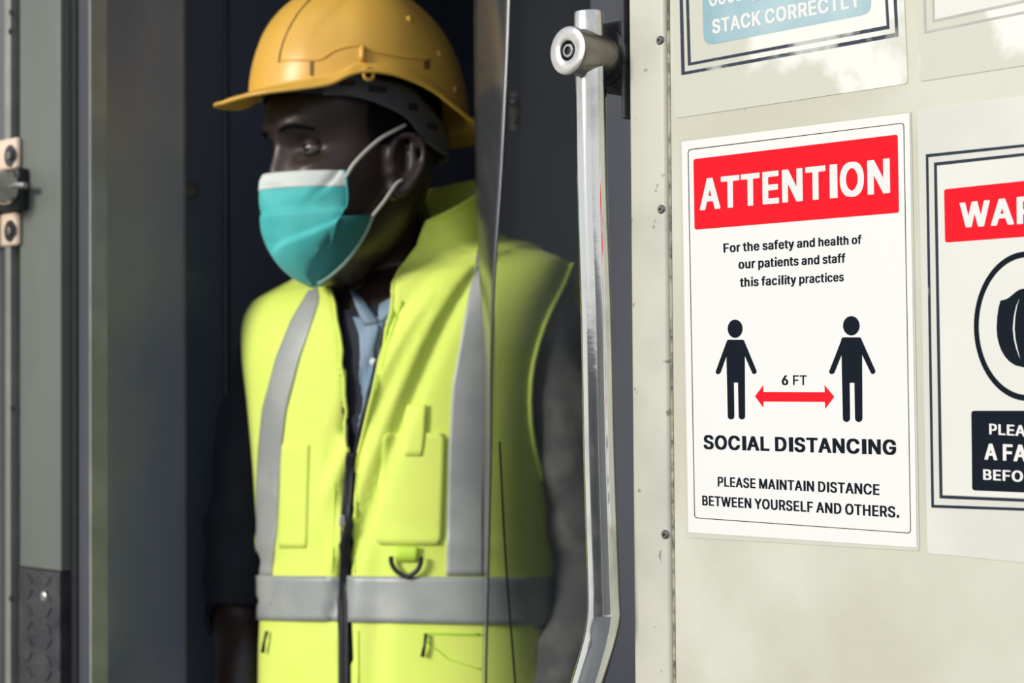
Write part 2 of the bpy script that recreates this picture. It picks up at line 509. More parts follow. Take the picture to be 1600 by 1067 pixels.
# the interior floor only lies behind the side plane
bpy.data.objects.remove(fl)
in_off = -0.036
corners = [PW(uA, 0, in_off), PW(U(1990), 0, in_off), Vector((2.3, 3.6, 0)), Vector((-1.4, 4.2, 0))]
corners[2] = PW(U(1990), 0, -2.2); corners[3] = PW(uA, 0, -2.2)
fl = structure(link('floor', prism([c + Vector((0, 0, -0.08)) for c in corners], corners), M_INT))
ce = structure(link('ceiling', prism([c + Vector((0, 0, 2.7)) for c in corners], [c + Vector((0, 0, 2.78)) for c in corners]), M_INT))
structure(link('wall_back', wbox(uA, U(1990), 0, 2.7, -2.24, -2.2), M_INT))
structure(link('wall_right', wbox(U(1990), U(1990) + 0.04, 0, 2.7, -2.2, -0.036), M_INT))
structure(link('wall_front_left', wbox(uA - 0.04, uA, 0, 2.7, -2.2, 0.0), M_INT))
structure(link('trim_9', wbox(uF, U(986), 2.32, 2.7, -0.035, 0.0), M_PANEL), 'header above the doorway')
# back partition seen between worker and door leaf
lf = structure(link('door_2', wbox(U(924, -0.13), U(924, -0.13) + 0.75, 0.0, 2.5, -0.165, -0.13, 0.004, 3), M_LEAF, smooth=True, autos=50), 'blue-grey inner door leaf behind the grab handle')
for (x, y, Y) in [(800, 157, 2.9), (803, 186, 2.9)]:
    p = at_y(x, y, Y)
hk = at_y(800, 165, 2.95)
lt = empty('wall_latch', hk)
tag(lt, 'tiny shiny latch glinting in the dark interior right of the hard hat', 'latch')
bar = at_y(802, 165, 3.0)
tr10 = structure(link('trim_10', box(hk.x - 0.05, hk.x + 0.22, 3.0, 3.03, 0, 2.7), M_INT), 'dark interior partition post')
link('latch_plate', box(hk.x - .006, hk.x + .010, 2.992, 3.0, hk.z - .035, hk.z + .03, .002), M_DARKSTEEL, lt)
link('latch_knob', lathe(Vector((hk.x + .002, 2.992, hk.z + .012)), (0, -1, 0), [(0, 0), (0, .006), (.012, .007), (.014, .004), (.014, 0)], 16), M_CHROME, lt, True, 40)
link('latch_knob', lathe(Vector((hk.x + .004, 2.992, hk.z - .018)), (0, -1, 0), [(0, 0), (0, .005), (.012, .006), (.014, .003), (.014, 0)], 16), M_CHROME, lt, True, 40)
# platform outside
pc = [PW(-6, 0, 0.02), PW(6, 0, 0.02), PW(6, 0, 12), PW(-6, 0, 12)]
structure(link('floor_platform', prism([c + Vector((0, 0, -0.12)) for c in pc], [c + Vector((0, 0, -0.02)) for c in pc]), M_CONC))
# added unseen block behind the camera, darkens steel reflections and sky fill
structure(link('wall_added_behind', box(-1.2, 9.0, -9.4, -9.0, -0.02, 2.9), M_CONC), 'added unseen block behind the camera that darkens reflections')
structure(link('wall_added_far', wbox(-9, 9, -0.02, 2.0, 12.0, 12.3), M_GREY), 'added unseen low wall that blocks light from the low sky')  # added out of view to cut low sky light and darken reflections
# vehicle roof edge / skirt closes the gap to the interior
structure(link('trim_11', wbox(uF, U(986), -0.1, 0.0, -0.035, 0.012), M_TREAD), 'door sill')

# letter shapes drawn as flat triangles: advance, x/y pairs, triangle corners
GL = {
'B6': [491,[182,-4,267,-5,309,3,337,15,363,32,381,49,404,82,415,112,420,135,418,202,405,240,386,270,363,291,327,310,297,319,269,322,239,323,235,325,347,479,352,491,351,500,347,505,333,507,239,507,221,503,87,316,54,261,39,221,32,188,32,139,41,103,59,67,82,38,109,19,151,2,221,74,194,88,173,110,165,126,158,148,158,175,165,200,178,221,203,242,221,250,232,249,257,237,281,211,291,188,296,162,289,129,274,103,249,81,231,73],[24,22,23,24,21,22,24,20,21,25,20,24,25,19,20,25,18,19,25,17,18,25,16,17,25,15,16,25,14,15,25,13,14,26,13,25,26,12,13,26,11,12,26,10,11,27,44,26,44,45,26,45,10,26,27,43,44,46,10,45,27,42,43,46,9,10,47,9,46,28,42,27,28,41,42,48,9,47,48,8,9,28,40,41,29,40,28,49,8,48,29,39,40,50,8,49,29,38,39,30,38,29,50,7,8,51,7,50,30,37,38,51,6,7,30,36,37,31,36,30,52,6,51,31,35,36,52,5,6,53,5,52,31,53,35,31,5,53,32,5,31,32,4,5,33,4,32,33,3,4,34,3,33,34,2,3,34,1,2,0,1,34]],
'BA': [518,[-2,2,99,1,115,4,163,131,169,136,313,135,317,129,365,4,381,1,475,1,491,4,494,10,493,23,391,287,307,503,289,507,187,507,171,504,-15,19,-14,6,195,213,195,219,237,335,241,333,251,305,283,219,283,213],[17,15,16,17,14,15,18,14,17,18,22,14,22,13,14,18,21,22,23,13,22,24,13,23,25,13,24,25,12,13,18,20,21,26,12,25,20,12,26,18,4,20,4,5,20,5,12,20,18,3,4,6,12,5,18,2,3,7,12,6,7,11,12,19,2,18,7,10,11,0,2,19,0,1,2,8,10,7,8,9,10]],
'BB': [495,[42,2,287,1,307,3,367,17,391,28,418,49,438,80,447,108,450,126,448,175,441,198,423,229,411,242,374,266,398,283,411,298,421,316,427,335,430,350,430,388,423,417,416,434,396,462,377,478,349,493,311,503,285,507,47,507,31,504,28,497,28,11,31,4,159,79,156,84,158,219,249,220,273,212,296,196,315,173,324,143,318,120,303,100,283,87,255,79,159,296,156,301,158,430,235,431,255,427,281,412,297,392,304,363,296,337,279,317,259,304,235,296],[28,26,27,28,25,26,29,25,28,29,24,25,30,46,29,46,24,29,46,23,24,46,22,23,46,21,22,46,47,21,47,20,21,48,20,47,30,45,46,49,20,48,49,19,20,50,19,49,51,19,50,51,18,19,52,18,51,52,17,18,53,17,52,53,16,17,54,16,53,54,15,16,55,15,54,30,44,45,55,14,15,30,34,44,34,55,44,34,14,55,34,13,14,34,12,13,34,11,12,34,35,11,35,10,11,36,10,35,30,33,34,37,10,36,37,9,10,38,9,37,38,8,9,39,8,38,40,8,39,40,7,8,41,7,40,41,6,7,42,6,41,43,6,42,30,32,33,43,5,6,30,43,32,30,5,43,30,4,5,30,3,4,30,2,3,31,2,30,0,2,31,0,1,2]],
'BC': [549,[218,-4,313,-5,365,5,391,15,423,32,449,52,477,88,495,124,504,152,504,167,501,173,485,176,395,176,381,174,376,169,361,133,335,104,299,83,273,76,263,75,225,88,196,107,173,131,157,156,147,181,138,217,136,276,143,314,151,339,161,360,179,385,199,404,219,417,251,430,273,433,301,425,323,413,351,389,365,369,377,339,381,334,395,332,485,332,501,335,504,341,504,356,493,390,477,420,456,449,415,482,389,495,361,505,297,515,237,515,193,509,161,501,127,486,104,472,76,447,59,426,42,401,25,363,10,301,8,230,15,181,29,135,38,114,66,72,103,38,147,13,185,2],[54,52,53,54,51,52,55,51,54,55,50,51,56,50,55,56,49,50,57,49,56,57,48,49,58,48,57,58,47,48,59,34,58,34,47,58,59,33,34,35,47,34,59,32,33,60,32,59,36,47,35,36,46,47,60,31,32,37,46,36,60,30,31,61,30,60,37,45,46,38,45,37,61,29,30,39,45,38,62,29,61,62,28,29,39,44,45,39,43,44,62,27,28,40,43,39,40,42,43,41,42,40,62,26,27,63,26,62,63,25,26,64,25,63,64,24,25,65,24,64,65,23,24,13,11,12,13,10,11,14,10,13,14,9,10,15,9,14,15,8,9,65,22,23,15,7,8,66,22,65,16,7,15,66,21,22,16,6,7,67,21,66,67,20,21,17,6,16,67,19,20,17,5,6,18,5,17,19,5,18,67,5,19,68,5,67,68,4,5,69,4,68,69,3,4,69,2,3,70,2,69,70,1,2,0,1,70]],
'BD': [541,[42,2,257,1,315,9,351,19,381,32,419,58,438,78,468,124,483,166,492,211,494,276,488,325,477,363,457,405,441,429,421,450,397,468,365,486,339,495,289,505,271,507,47,507,31,504,28,497,28,11,31,4,159,79,156,84,156,428,161,431,217,431,255,425,291,409,318,388,339,363,351,341,361,308,366,282,366,228,361,202,350,166,339,147,319,121,291,100,271,91,227,79],[22,20,21,22,19,20,22,18,19,23,18,22,24,28,23,28,29,23,29,18,23,29,17,18,29,16,17,29,15,16,29,30,15,30,14,15,31,14,30,31,13,14,24,27,28,32,13,31,33,13,32,33,12,13,34,12,33,35,12,34,35,11,12,36,11,35,36,10,11,37,10,36,38,10,37,38,9,10,39,9,38,39,8,9,40,8,39,41,8,40,41,7,8,42,7,41,42,6,7,43,6,42,44,6,43,45,6,44,24,26,27,24,45,26,24,6,45,24,5,6,24,4,5,24,3,4,24,2,3,25,2,24,25,1,2,0,1,25]],
'BE': [457,[42,2,389,1,403,3,407,8,408,68,403,77,389,79,161,79,156,84,158,217,369,218,383,220,388,228,388,285,385,293,369,296,158,297,158,430,385,431,399,433,404,441,402,502,385,507,47,507,33,505,29,500,28,11,31,4],[24,22,23,24,21,22,25,21,24,25,20,21,26,17,25,17,20,25,17,19,20,17,18,19,26,16,17,26,9,16,9,15,16,9,14,15,9,13,14,9,12,13,9,11,12,9,10,11,26,8,9,26,7,8,26,6,7,26,5,6,26,4,5,26,3,4,27,3,26,27,2,3,0,2,27,0,1,2]],
'BF': [448,[42,2,137,1,151,3,155,7,158,211,359,212,373,214,377,218,378,278,373,286,359,288,161,288,156,291,157,429,273,431,383,431,399,434,402,441,402,497,397,505,383,507,47,507,33,505,29,501,28,11,31,4],[22,20,21,22,19,20,23,19,22,23,18,19,24,13,23,13,18,23,13,17,18,13,16,17,13,14,16,14,15,16,24,12,13,24,11,12,24,4,11,4,10,11,4,9,10,4,8,9,4,7,8,4,6,7,4,5,6,24,3,4,25,3,24,25,2,3,0,2,25,0,1,2]],
'BG': [559,[220,-4,313,-5,353,2,399,17,442,44,460,61,477,84,499,127,510,181,510,257,507,264,491,267,269,267,253,264,250,257,250,202,253,194,269,191,377,191,381,188,380,177,373,154,361,131,346,112,321,93,291,80,271,75,237,83,217,93,184,118,165,143,153,166,138,217,136,276,145,322,161,360,180,386,201,406,218,417,243,428,261,433,283,430,307,421,344,394,363,367,376,339,381,334,395,332,489,332,503,335,506,350,495,386,484,411,449,455,407,486,377,499,349,507,295,515,235,515,173,505,149,497,125,486,97,467,67,438,49,413,31,379,19,344,12,316,8,278,8,230,14,183,25,145,44,103,63,76,104,36,127,22,157,9,187,1],[59,57,58,59,56,57,59,55,56,60,55,59,60,54,55,61,54,60,62,54,61,62,53,54,63,53,62,63,40,53,40,52,53,64,40,63,64,39,40,41,52,40,42,52,41,64,38,39,43,52,42,64,37,38,65,37,64,43,51,52,65,36,37,44,51,43,65,35,36,44,50,51,66,35,65,45,50,44,66,34,35,45,49,50,67,34,66,46,49,45,46,48,49,47,48,46,67,33,34,68,33,67,69,33,68,69,32,33,13,11,12,13,10,11,14,10,13,14,9,10,15,9,14,15,8,9,70,32,69,70,31,32,16,18,15,18,8,15,17,18,16,19,8,18,20,8,19,71,31,70,20,7,8,21,7,20,71,30,31,22,7,21,72,30,71,72,29,30,23,7,22,23,6,7,72,28,29,24,6,23,73,28,72,73,27,28,25,6,24,25,5,6,73,26,27,26,5,25,74,26,73,74,5,26,74,4,5,74,3,4,75,3,74,76,3,75,76,2,3,77,2,76,77,1,2,0,1,77]],
'BH': [555,[42,2,137,1,151,3,155,7,156,217,161,222,358,221,361,7,365,3,379,1,469,1,485,4,488,11,488,497,485,504,469,507,379,507,362,502,360,303,355,298,158,299,154,502,137,507,47,507,31,504,28,497,28,11,31,4],[24,22,23,24,21,22,17,15,16,17,14,15,17,13,14,25,21,24,25,20,21,18,13,17,26,20,25,18,12,13,19,12,18,26,4,20,4,5,20,5,19,20,5,6,19,6,12,19,7,12,6,26,3,4,27,3,26,7,11,12,27,2,3,8,11,7,0,2,27,8,10,11,0,1,2,9,10,8]],
'BL': [431,[42,2,375,1,389,3,393,8,394,68,389,77,375,79,157,81,156,293,154,502,137,507,47,507,33,505,29,500,28,11,31,4],[12,10,11,12,9,10,13,9,12,13,8,9,14,8,13,14,7,8,14,6,7,14,5,6,14,4,5,14,3,4,15,3,14,15,2,3,0,2,15,0,1,2]],
'BM': [667,[42,2,135,1,149,3,153,8,155,238,159,234,257,4,273,1,355,1,371,4,467,232,471,236,473,7,477,3,491,1,581,1,597,4,600,11,600,369,600,497,597,504,581,507,463,507,447,504,439,489,315,187,307,202,183,503,165,507,47,507,31,504,28,497,28,11,31,4],[30,28,29,30,27,28,23,21,22,23,20,21,24,20,23,31,27,30,24,19,20,31,26,27,32,4,31,4,26,31,24,18,19,25,18,24,25,11,18,11,17,18,32,3,4,5,26,4,25,10,11,12,17,11,6,26,5,25,9,10,6,25,26,6,9,25,33,3,32,12,16,17,33,2,3,13,16,12,0,2,33,6,8,9,13,15,16,7,8,6,0,1,2,14,15,13]],
'BN': [562,[42,2,137,1,151,3,155,8,156,291,156,297,159,298,355,5,373,1,477,1,493,4,496,11,496,497,493,504,483,506,385,507,371,505,367,500,366,219,366,213,363,212,167,504,151,507,47,507,31,504,28,497,28,11,31,4],[24,22,23,24,21,22,16,14,15,16,13,14,17,13,16,24,20,21,25,20,24,17,12,13,18,12,17,26,5,25,5,6,25,6,20,25,18,11,12,7,20,6,26,4,5,26,3,4,19,11,18,20,11,19,7,11,20,27,3,26,7,10,11,27,2,3,8,10,7,0,2,27,8,9,10,0,1,2]],
'BO': [572,[218,-4,313,-5,371,7,413,26,450,53,481,91,505,137,520,186,524,215,522,310,509,361,485,411,456,449,443,461,411,484,367,503,313,513,237,515,217,513,167,503,123,484,89,459,55,420,29,373,14,325,8,278,8,230,12,194,27,141,49,97,82,55,121,26,143,15,169,5,261,76,241,81,212,95,184,118,165,143,149,175,140,205,136,234,136,274,142,312,151,339,161,360,180,386,199,404,219,417,251,430,273,433,303,423,334,405,354,386,369,365,385,333,392,310,398,270,398,238,391,196,381,166,365,137,352,120,338,107,313,91,281,78],[18,16,17,18,15,16,19,15,18,20,15,19,20,14,15,21,14,20,21,13,14,21,12,13,22,12,21,22,50,12,50,11,12,22,49,50,51,11,50,22,48,49,52,11,51,23,48,22,23,47,48,52,10,11,53,10,52,23,46,47,23,45,46,54,10,53,24,45,23,55,10,54,55,9,10,24,44,45,24,43,44,56,9,55,25,43,24,25,42,43,57,9,56,57,8,9,26,42,25,26,41,42,58,8,57,59,8,58,26,40,41,27,40,26,59,7,8,27,39,40,60,7,59,28,39,27,60,6,7,28,38,39,61,6,60,28,37,38,29,37,28,62,6,61,62,5,6,63,5,62,29,36,37,64,5,63,30,36,29,30,35,36,64,4,5,65,4,64,30,34,35,34,4,65,30,4,34,31,4,30,31,3,4,32,3,31,32,2,3,33,2,32,33,1,2,0,1,33]],
'BP': [483,[42,2,137,1,154,6,158,177,275,178,333,188,353,195,377,209,389,218,411,242,427,270,436,295,440,318,440,371,433,400,422,426,407,450,387,469,369,482,345,493,319,501,281,507,47,507,30,502,28,11,31,4,159,254,156,259,157,429,229,431,243,429,265,421,285,408,303,384,312,352,309,320,295,289,271,268,243,256,225,254],[23,21,22,23,20,21,24,28,23,28,20,23,28,19,20,28,18,19,28,17,18,28,16,17,28,29,16,29,15,16,30,15,29,24,27,28,31,15,30,31,14,15,32,14,31,33,14,32,33,13,14,34,13,33,34,12,13,35,12,34,36,12,35,36,11,12,36,10,11,37,10,36,37,9,10,38,9,37,24,26,27,39,9,38,24,3,26,3,39,26,3,9,39,3,8,9,3,7,8,3,6,7,3,5,6,3,4,5,24,2,3,25,2,24,25,1,2,0,1,25]],
'BR': [487,[42,2,137,1,154,6,156,185,161,189,213,189,219,187,323,4,339,1,441,1,457,4,460,11,458,23,355,202,357,207,373,215,399,233,416,255,427,274,438,304,442,335,440,379,431,411,419,436,405,456,381,476,357,490,337,497,281,507,47,507,31,504,28,497,28,11,31,4,159,268,156,272,157,429,233,431,259,425,286,409,304,388,312,361,312,333,307,316,298,299,275,279,243,268],[30,28,29,30,27,28,31,27,30,31,26,27,32,36,31,36,26,31,36,25,26,36,24,25,36,23,24,36,37,23,37,22,23,38,22,37,32,35,36,39,22,38,39,21,22,40,21,39,41,21,40,41,20,21,42,20,41,42,19,20,43,19,42,44,19,43,44,18,19,45,18,44,46,18,45,46,17,18,32,34,35,34,17,46,32,3,34,3,4,34,4,17,34,4,16,17,4,15,16,4,14,15,4,13,14,4,5,13,5,6,13,6,12,13,7,12,6,32,2,3,7,11,12,33,2,32,7,10,11,33,1,2,0,1,33,7,9,10,8,9,7]],
'BS': [485,[172,-6,273,-6,327,3,365,18,391,35,413,59,431,91,440,122,440,164,435,186,421,215,401,239,371,259,327,278,237,302,191,318,168,333,155,346,151,354,148,377,152,390,162,405,185,423,201,430,225,437,249,430,278,415,293,400,309,363,325,361,413,361,430,365,432,392,423,420,413,440,392,466,355,491,327,503,291,511,259,514,199,515,163,511,121,501,91,487,69,473,50,455,41,441,29,419,20,386,20,350,25,327,41,295,59,275,83,258,119,241,259,200,293,182,305,170,309,162,314,145,311,133,306,118,296,105,269,85,227,71,191,80,165,94,147,114,137,143,131,151,117,153,25,153,9,150,6,145,6,133,13,101,25,74,44,48,67,28,103,9,137,0],[41,39,40,41,38,39,42,38,41,42,37,38,42,36,37,43,36,42,43,35,36,44,35,43,45,35,44,45,34,35,46,34,45,47,24,46,24,34,46,24,33,34,47,23,24,25,33,24,47,22,23,26,33,25,47,21,22,26,32,33,48,21,47,27,32,26,48,20,21,28,32,27,28,31,32,48,19,20,49,19,48,49,18,19,28,30,31,29,30,28,49,17,18,50,17,49,50,16,17,50,15,16,51,15,50,51,14,15,51,13,14,52,13,51,52,12,13,53,12,52,53,11,12,54,11,53,55,11,54,55,10,11,55,9,10,56,9,55,56,8,9,57,8,56,58,8,57,58,7,8,59,7,58,72,70,71,72,69,70,72,68,69,73,68,72,74,68,73,60,7,59,74,67,68,75,67,74,61,7,60,61,6,7,62,6,61,75,66,67,63,6,62,76,66,75,76,65,66,63,5,6,64,5,63,76,64,65,77,64,76,77,5,64,77,4,5,78,4,77,78,3,4,79,3,78,79,2,3,80,2,79,80,1,2,0,1,80]],
'BT': [487,[174,2,269,1,283,3,287,8,289,429,429,431,445,434,448,440,448,497,443,505,429,507,275,507,19,507,3,504,0,498,0,441,3,434,19,431,155,431,160,428,160,11,163,4],[13,11,12,13,10,11,13,9,10,13,8,9,14,8,13,15,8,14,15,7,8,16,7,15,16,6,7,17,6,16,17,5,6,18,5,17,19,5,18,19,4,5,19,3,4,20,3,19,21,3,20,21,2,3,0,2,21,0,1,2]],
'BU': [556,[216,-6,297,-7,315,-5,357,3,399,20,425,37,449,60,466,84,483,126,490,171,489,500,485,505,471,507,379,507,363,504,360,497,360,169,351,139,337,116,318,97,293,83,259,73,221,84,189,106,171,129,163,147,156,179,154,502,137,507,47,507,31,504,28,497,28,158,39,110,53,82,65,64,84,44,105,28,128,15,161,3],[30,28,29,30,27,28,14,12,13,14,11,12,14,10,11,31,27,30,15,10,14,31,26,27,15,9,10,32,26,31,16,9,15,32,25,26,16,8,9,17,8,16,33,25,32,33,24,25,18,8,17,33,23,24,18,7,8,19,7,18,34,23,33,34,22,23,20,7,19,34,21,22,20,6,7,21,6,20,35,21,34,35,6,21,36,6,35,36,5,6,37,5,36,37,4,5,38,4,37,38,3,4,39,3,38,0,3,39,0,2,3,0,1,2]],
'BW': [725,[136,2,243,1,261,6,337,268,343,282,347,274,425,6,443,1,543,1,559,4,563,10,701,489,702,498,699,504,683,507,589,507,573,504,503,251,495,221,493,216,491,217,413,497,409,504,393,507,293,507,276,502,199,230,193,217,113,502,95,507,3,507,-13,504,-16,498,-15,489,119,21,125,4],[31,29,30,31,28,29,25,23,24,25,22,23,16,14,15,16,13,14,25,21,22,16,12,13,32,28,31,17,12,16,32,27,28,26,21,25,33,27,32,17,11,12,26,4,21,4,20,21,34,27,33,17,10,11,26,3,4,5,20,4,6,20,5,26,2,3,18,10,17,27,2,26,19,10,18,6,19,20,34,2,27,6,10,19,35,2,34,6,9,10,35,1,2,7,9,6,0,1,35,7,8,9]],
'BY': [510,[186,2,281,1,298,6,301,205,479,478,486,491,483,504,469,507,367,507,351,504,257,360,240,333,237,331,233,332,121,504,105,507,5,507,-11,504,-14,498,-11,483,171,204,172,11,175,4],[17,15,16,17,14,15,9,7,8,9,6,7,17,13,14,10,6,9,18,13,17,10,5,6,19,13,18,10,4,5,20,13,19,10,3,4,11,3,10,12,3,11,20,12,13,20,3,12,20,2,3,21,2,20,22,2,21,22,1,2,0,1,22]],
'Ba': [428,[118,-6,197,-7,245,3,349,1,365,4,368,11,368,278,363,301,347,335,323,360,299,373,277,381,229,389,157,389,109,381,87,373,55,356,41,345,27,328,11,299,12,282,19,277,67,264,113,262,129,264,144,285,156,297,177,309,195,314,211,309,226,299,235,287,241,272,243,255,233,244,215,239,119,227,75,217,45,204,31,195,19,183,7,164,-2,131,-2,103,3,76,15,49,28,32,53,13,87,0,165,70,147,78,133,89,124,108,127,126,143,144,157,151,207,163,237,166,243,165,244,143,237,118,222,95,207,83,179,70],[14,12,13,14,11,12,15,11,14,15,10,11,16,10,15,16,9,10,16,8,9,17,8,16,18,8,17,18,7,8,19,28,18,28,7,18,19,27,28,29,7,28,19,26,27,30,7,29,30,6,7,20,26,19,31,6,30,20,25,26,32,6,31,20,24,25,21,24,20,32,5,6,22,24,21,33,5,32,22,23,24,34,5,33,35,5,34,36,58,35,58,5,35,37,58,36,38,57,37,57,58,37,39,57,38,40,57,39,41,57,40,41,56,57,59,5,58,42,56,41,42,55,56,42,54,55,42,53,54,60,5,59,43,53,42,43,52,53,61,5,60,43,51,52,44,51,43,62,5,61,44,50,51,63,5,62,44,49,50,45,49,44,45,63,49,45,5,63,46,5,45,47,5,46,48,5,47,48,2,5,2,4,5,2,3,4,48,1,2,0,1,48]],
'Bc': [434,[168,-6,243,-7,301,5,323,15,343,28,366,49,380,68,394,101,393,114,387,121,327,134,277,132,259,103,242,86,225,76,207,70,187,77,174,86,155,105,141,129,133,154,128,185,132,226,141,253,151,272,178,301,205,312,217,310,240,299,257,282,273,253,305,250,335,252,389,266,393,270,393,282,377,318,352,348,327,366,311,373,273,385,245,389,171,389,125,381,89,366,65,349,51,335,32,310,13,268,2,213,4,150,9,127,19,99,45,55,62,36,82,21,109,7,133,0],[43,41,42,43,40,41,43,39,40,44,39,43,44,38,39,45,38,44,45,37,38,46,37,45,46,36,37,47,36,46,47,26,36,26,27,36,27,35,36,47,25,26,28,35,27,48,25,47,48,24,25,29,35,28,30,35,29,30,34,35,48,23,24,30,33,34,49,23,48,30,32,33,31,32,30,49,22,23,49,21,22,50,21,49,50,20,21,50,19,20,51,19,50,11,9,10,12,9,11,51,18,19,52,18,51,12,8,9,12,7,8,52,17,18,13,7,12,13,6,7,53,17,52,53,16,17,14,6,13,53,15,16,15,6,14,53,6,15,53,5,6,54,5,53,54,4,5,55,4,54,55,3,4,56,3,55,56,2,3,57,2,56,57,1,2,0,1,57]],
'Bd': [463,[158,-6,229,-7,257,-2,279,5,299,1,385,1,399,3,403,8,403,500,399,505,385,507,297,507,283,505,278,498,278,476,277,382,231,389,161,389,117,381,97,373,65,353,43,329,19,287,9,257,2,215,4,148,17,101,33,68,56,38,87,15,125,0,199,72,168,89,144,120,132,156,128,200,137,245,144,264,155,280,177,301,191,309,208,312,239,296,263,266,276,230,280,185,273,145,263,118,253,103,227,80,209,71],[12,10,11,12,9,10,13,9,12,13,8,9,13,7,8,14,7,13,15,7,14,18,16,17,18,15,16,18,42,15,42,43,15,43,7,15,19,42,18,20,41,19,41,42,19,21,41,20,22,41,21,22,40,41,22,39,40,22,38,39,23,38,22,23,37,38,44,7,43,23,36,37,24,36,23,24,35,36,45,7,44,25,35,24,25,34,35,46,7,45,25,33,34,26,33,25,47,7,46,26,32,33,48,7,47,49,7,48,27,32,26,27,31,32,50,7,49,27,50,31,27,7,50,28,7,27,29,7,28,30,3,29,3,7,29,3,6,7,30,2,3,4,6,3,4,5,6,0,2,30,0,1,2]],
'Be': [442,[172,-6,247,-7,265,-5,303,3,333,17,351,28,375,51,395,88,395,105,391,109,323,124,279,123,275,120,261,96,250,86,229,74,215,70,207,70,173,85,151,106,139,127,133,145,131,161,385,163,399,165,404,173,401,239,395,268,385,295,369,323,354,342,323,366,279,383,241,389,169,389,139,385,117,379,95,369,67,351,50,335,35,314,19,283,4,232,2,169,8,129,17,103,37,65,53,45,74,27,93,15,115,5,137,-1,133,234,132,240,139,259,151,278,171,298,183,305,201,312,209,312,227,305,247,289,267,259,274,238,272,234],[35,33,34,35,32,33,36,32,35,36,31,32,37,31,36,38,31,37,38,30,31,39,30,38,39,29,30,40,29,39,40,59,29,59,28,29,41,58,40,58,59,40,41,57,58,60,28,59,41,56,57,61,28,60,41,55,56,61,27,28,62,27,61,42,55,41,42,54,55,62,26,27,42,53,54,63,26,62,42,52,53,63,25,26,64,25,63,52,25,64,42,25,52,43,25,42,43,24,25,44,22,43,22,24,43,22,23,24,44,21,22,44,20,21,45,20,44,45,19,20,11,9,10,12,9,11,13,9,12,13,8,9,45,18,19,13,7,8,46,18,45,14,7,13,14,6,7,15,6,14,46,17,18,16,6,15,46,16,17,46,6,16,47,6,46,47,5,6,48,5,47,48,4,5,49,4,48,49,3,4,50,3,49,51,3,50,51,2,3,0,2,51,0,1,2]],
'Bf': [292,[62,2,155,1,169,3,173,8,174,310,179,313,243,313,257,316,260,323,260,375,257,382,241,385,177,386,174,390,174,417,181,436,195,447,241,446,257,449,274,500,273,514,267,520,221,528,159,528,123,522,99,512,74,495,55,464,48,434,47,387,-9,385,-21,383,-25,379,-26,323,-23,316,-7,313,43,313,48,310,48,11,51,4],[24,22,23,24,21,22,25,21,24,25,20,21,25,19,20,26,19,25,26,18,19,27,18,26,28,16,27,16,18,27,16,17,18,28,15,16,28,14,15,29,14,28,29,13,14,29,12,13,30,12,29,30,11,12,30,10,11,31,10,30,32,10,31,32,9,10,33,9,32,33,8,9,34,8,33,34,7,8,35,7,34,35,6,7,35,5,6,36,5,35,37,5,36,37,4,5,38,4,37,38,3,4,39,3,38,39,2,3,0,2,39,0,1,2]],
'Bh': [448,[34,2,127,1,141,3,145,7,146,236,148,249,154,268,165,284,187,303,209,311,227,305,246,289,257,270,262,255,264,242,265,7,269,3,283,1,371,1,387,4,390,11,390,219,388,272,383,297,367,333,358,346,341,362,311,379,265,389,193,389,148,381,146,384,146,497,143,504,127,507,39,507,23,504,20,497,20,11,23,4],[36,34,35,36,33,34,37,33,36,37,32,33,38,32,37,38,31,32,30,28,29,30,27,28,38,30,31,38,6,30,6,7,30,7,8,30,8,27,30,8,26,27,8,9,26,9,25,26,9,24,25,9,23,24,10,23,9,11,23,10,11,22,23,12,22,11,12,21,22,13,21,12,38,5,6,14,21,13,38,4,5,15,21,14,38,3,4,15,20,21,39,3,38,15,19,20,39,2,3,16,19,15,0,2,39,16,18,19,0,1,2,17,18,16]],
'Bi': [205,[62,422,101,421,127,426,147,439,157,457,158,485,151,501,133,516,107,522,63,522,39,518,23,509,13,493,10,483,10,460,17,443,35,428,34,2,127,1,141,3,145,8,146,375,143,382,132,384,39,385,25,383,21,379,20,11,23,4],[25,23,24,25,22,23,26,22,25,26,21,22,27,21,26,27,20,21,28,20,27,28,19,20,17,19,28,17,18,19,10,8,9,10,7,8,11,7,10,11,6,7,12,6,11,12,5,6,13,5,12,13,4,5,14,4,13,15,4,14,15,3,4,16,3,15,16,2,3,0,2,16,0,1,2]],
'Bn': [448,[34,2,127,1,141,3,145,7,146,236,148,249,153,264,164,283,181,299,205,310,213,311,223,307,244,291,256,274,262,255,264,242,264,11,267,4,283,1,371,1,387,4,390,11,390,97,390,247,386,285,377,314,367,333,358,346,341,362,311,379,263,389,193,389,147,379,125,385,39,385,25,383,20,375,20,11,23,4],[32,30,31,32,29,30,35,33,34,35,32,33,36,32,35,36,29,32,36,28,29,37,6,36,6,7,36,7,8,36,8,9,36,9,28,36,9,27,28,9,26,27,9,10,26,10,25,26,10,24,25,11,24,10,12,24,11,13,24,12,13,23,24,14,23,13,37,5,6,15,23,14,37,4,5,15,22,23,16,22,15,37,3,4,16,21,22,38,3,37,17,21,16,17,20,21,38,2,3,0,2,38,18,20,17,18,19,20,0,1,2]],
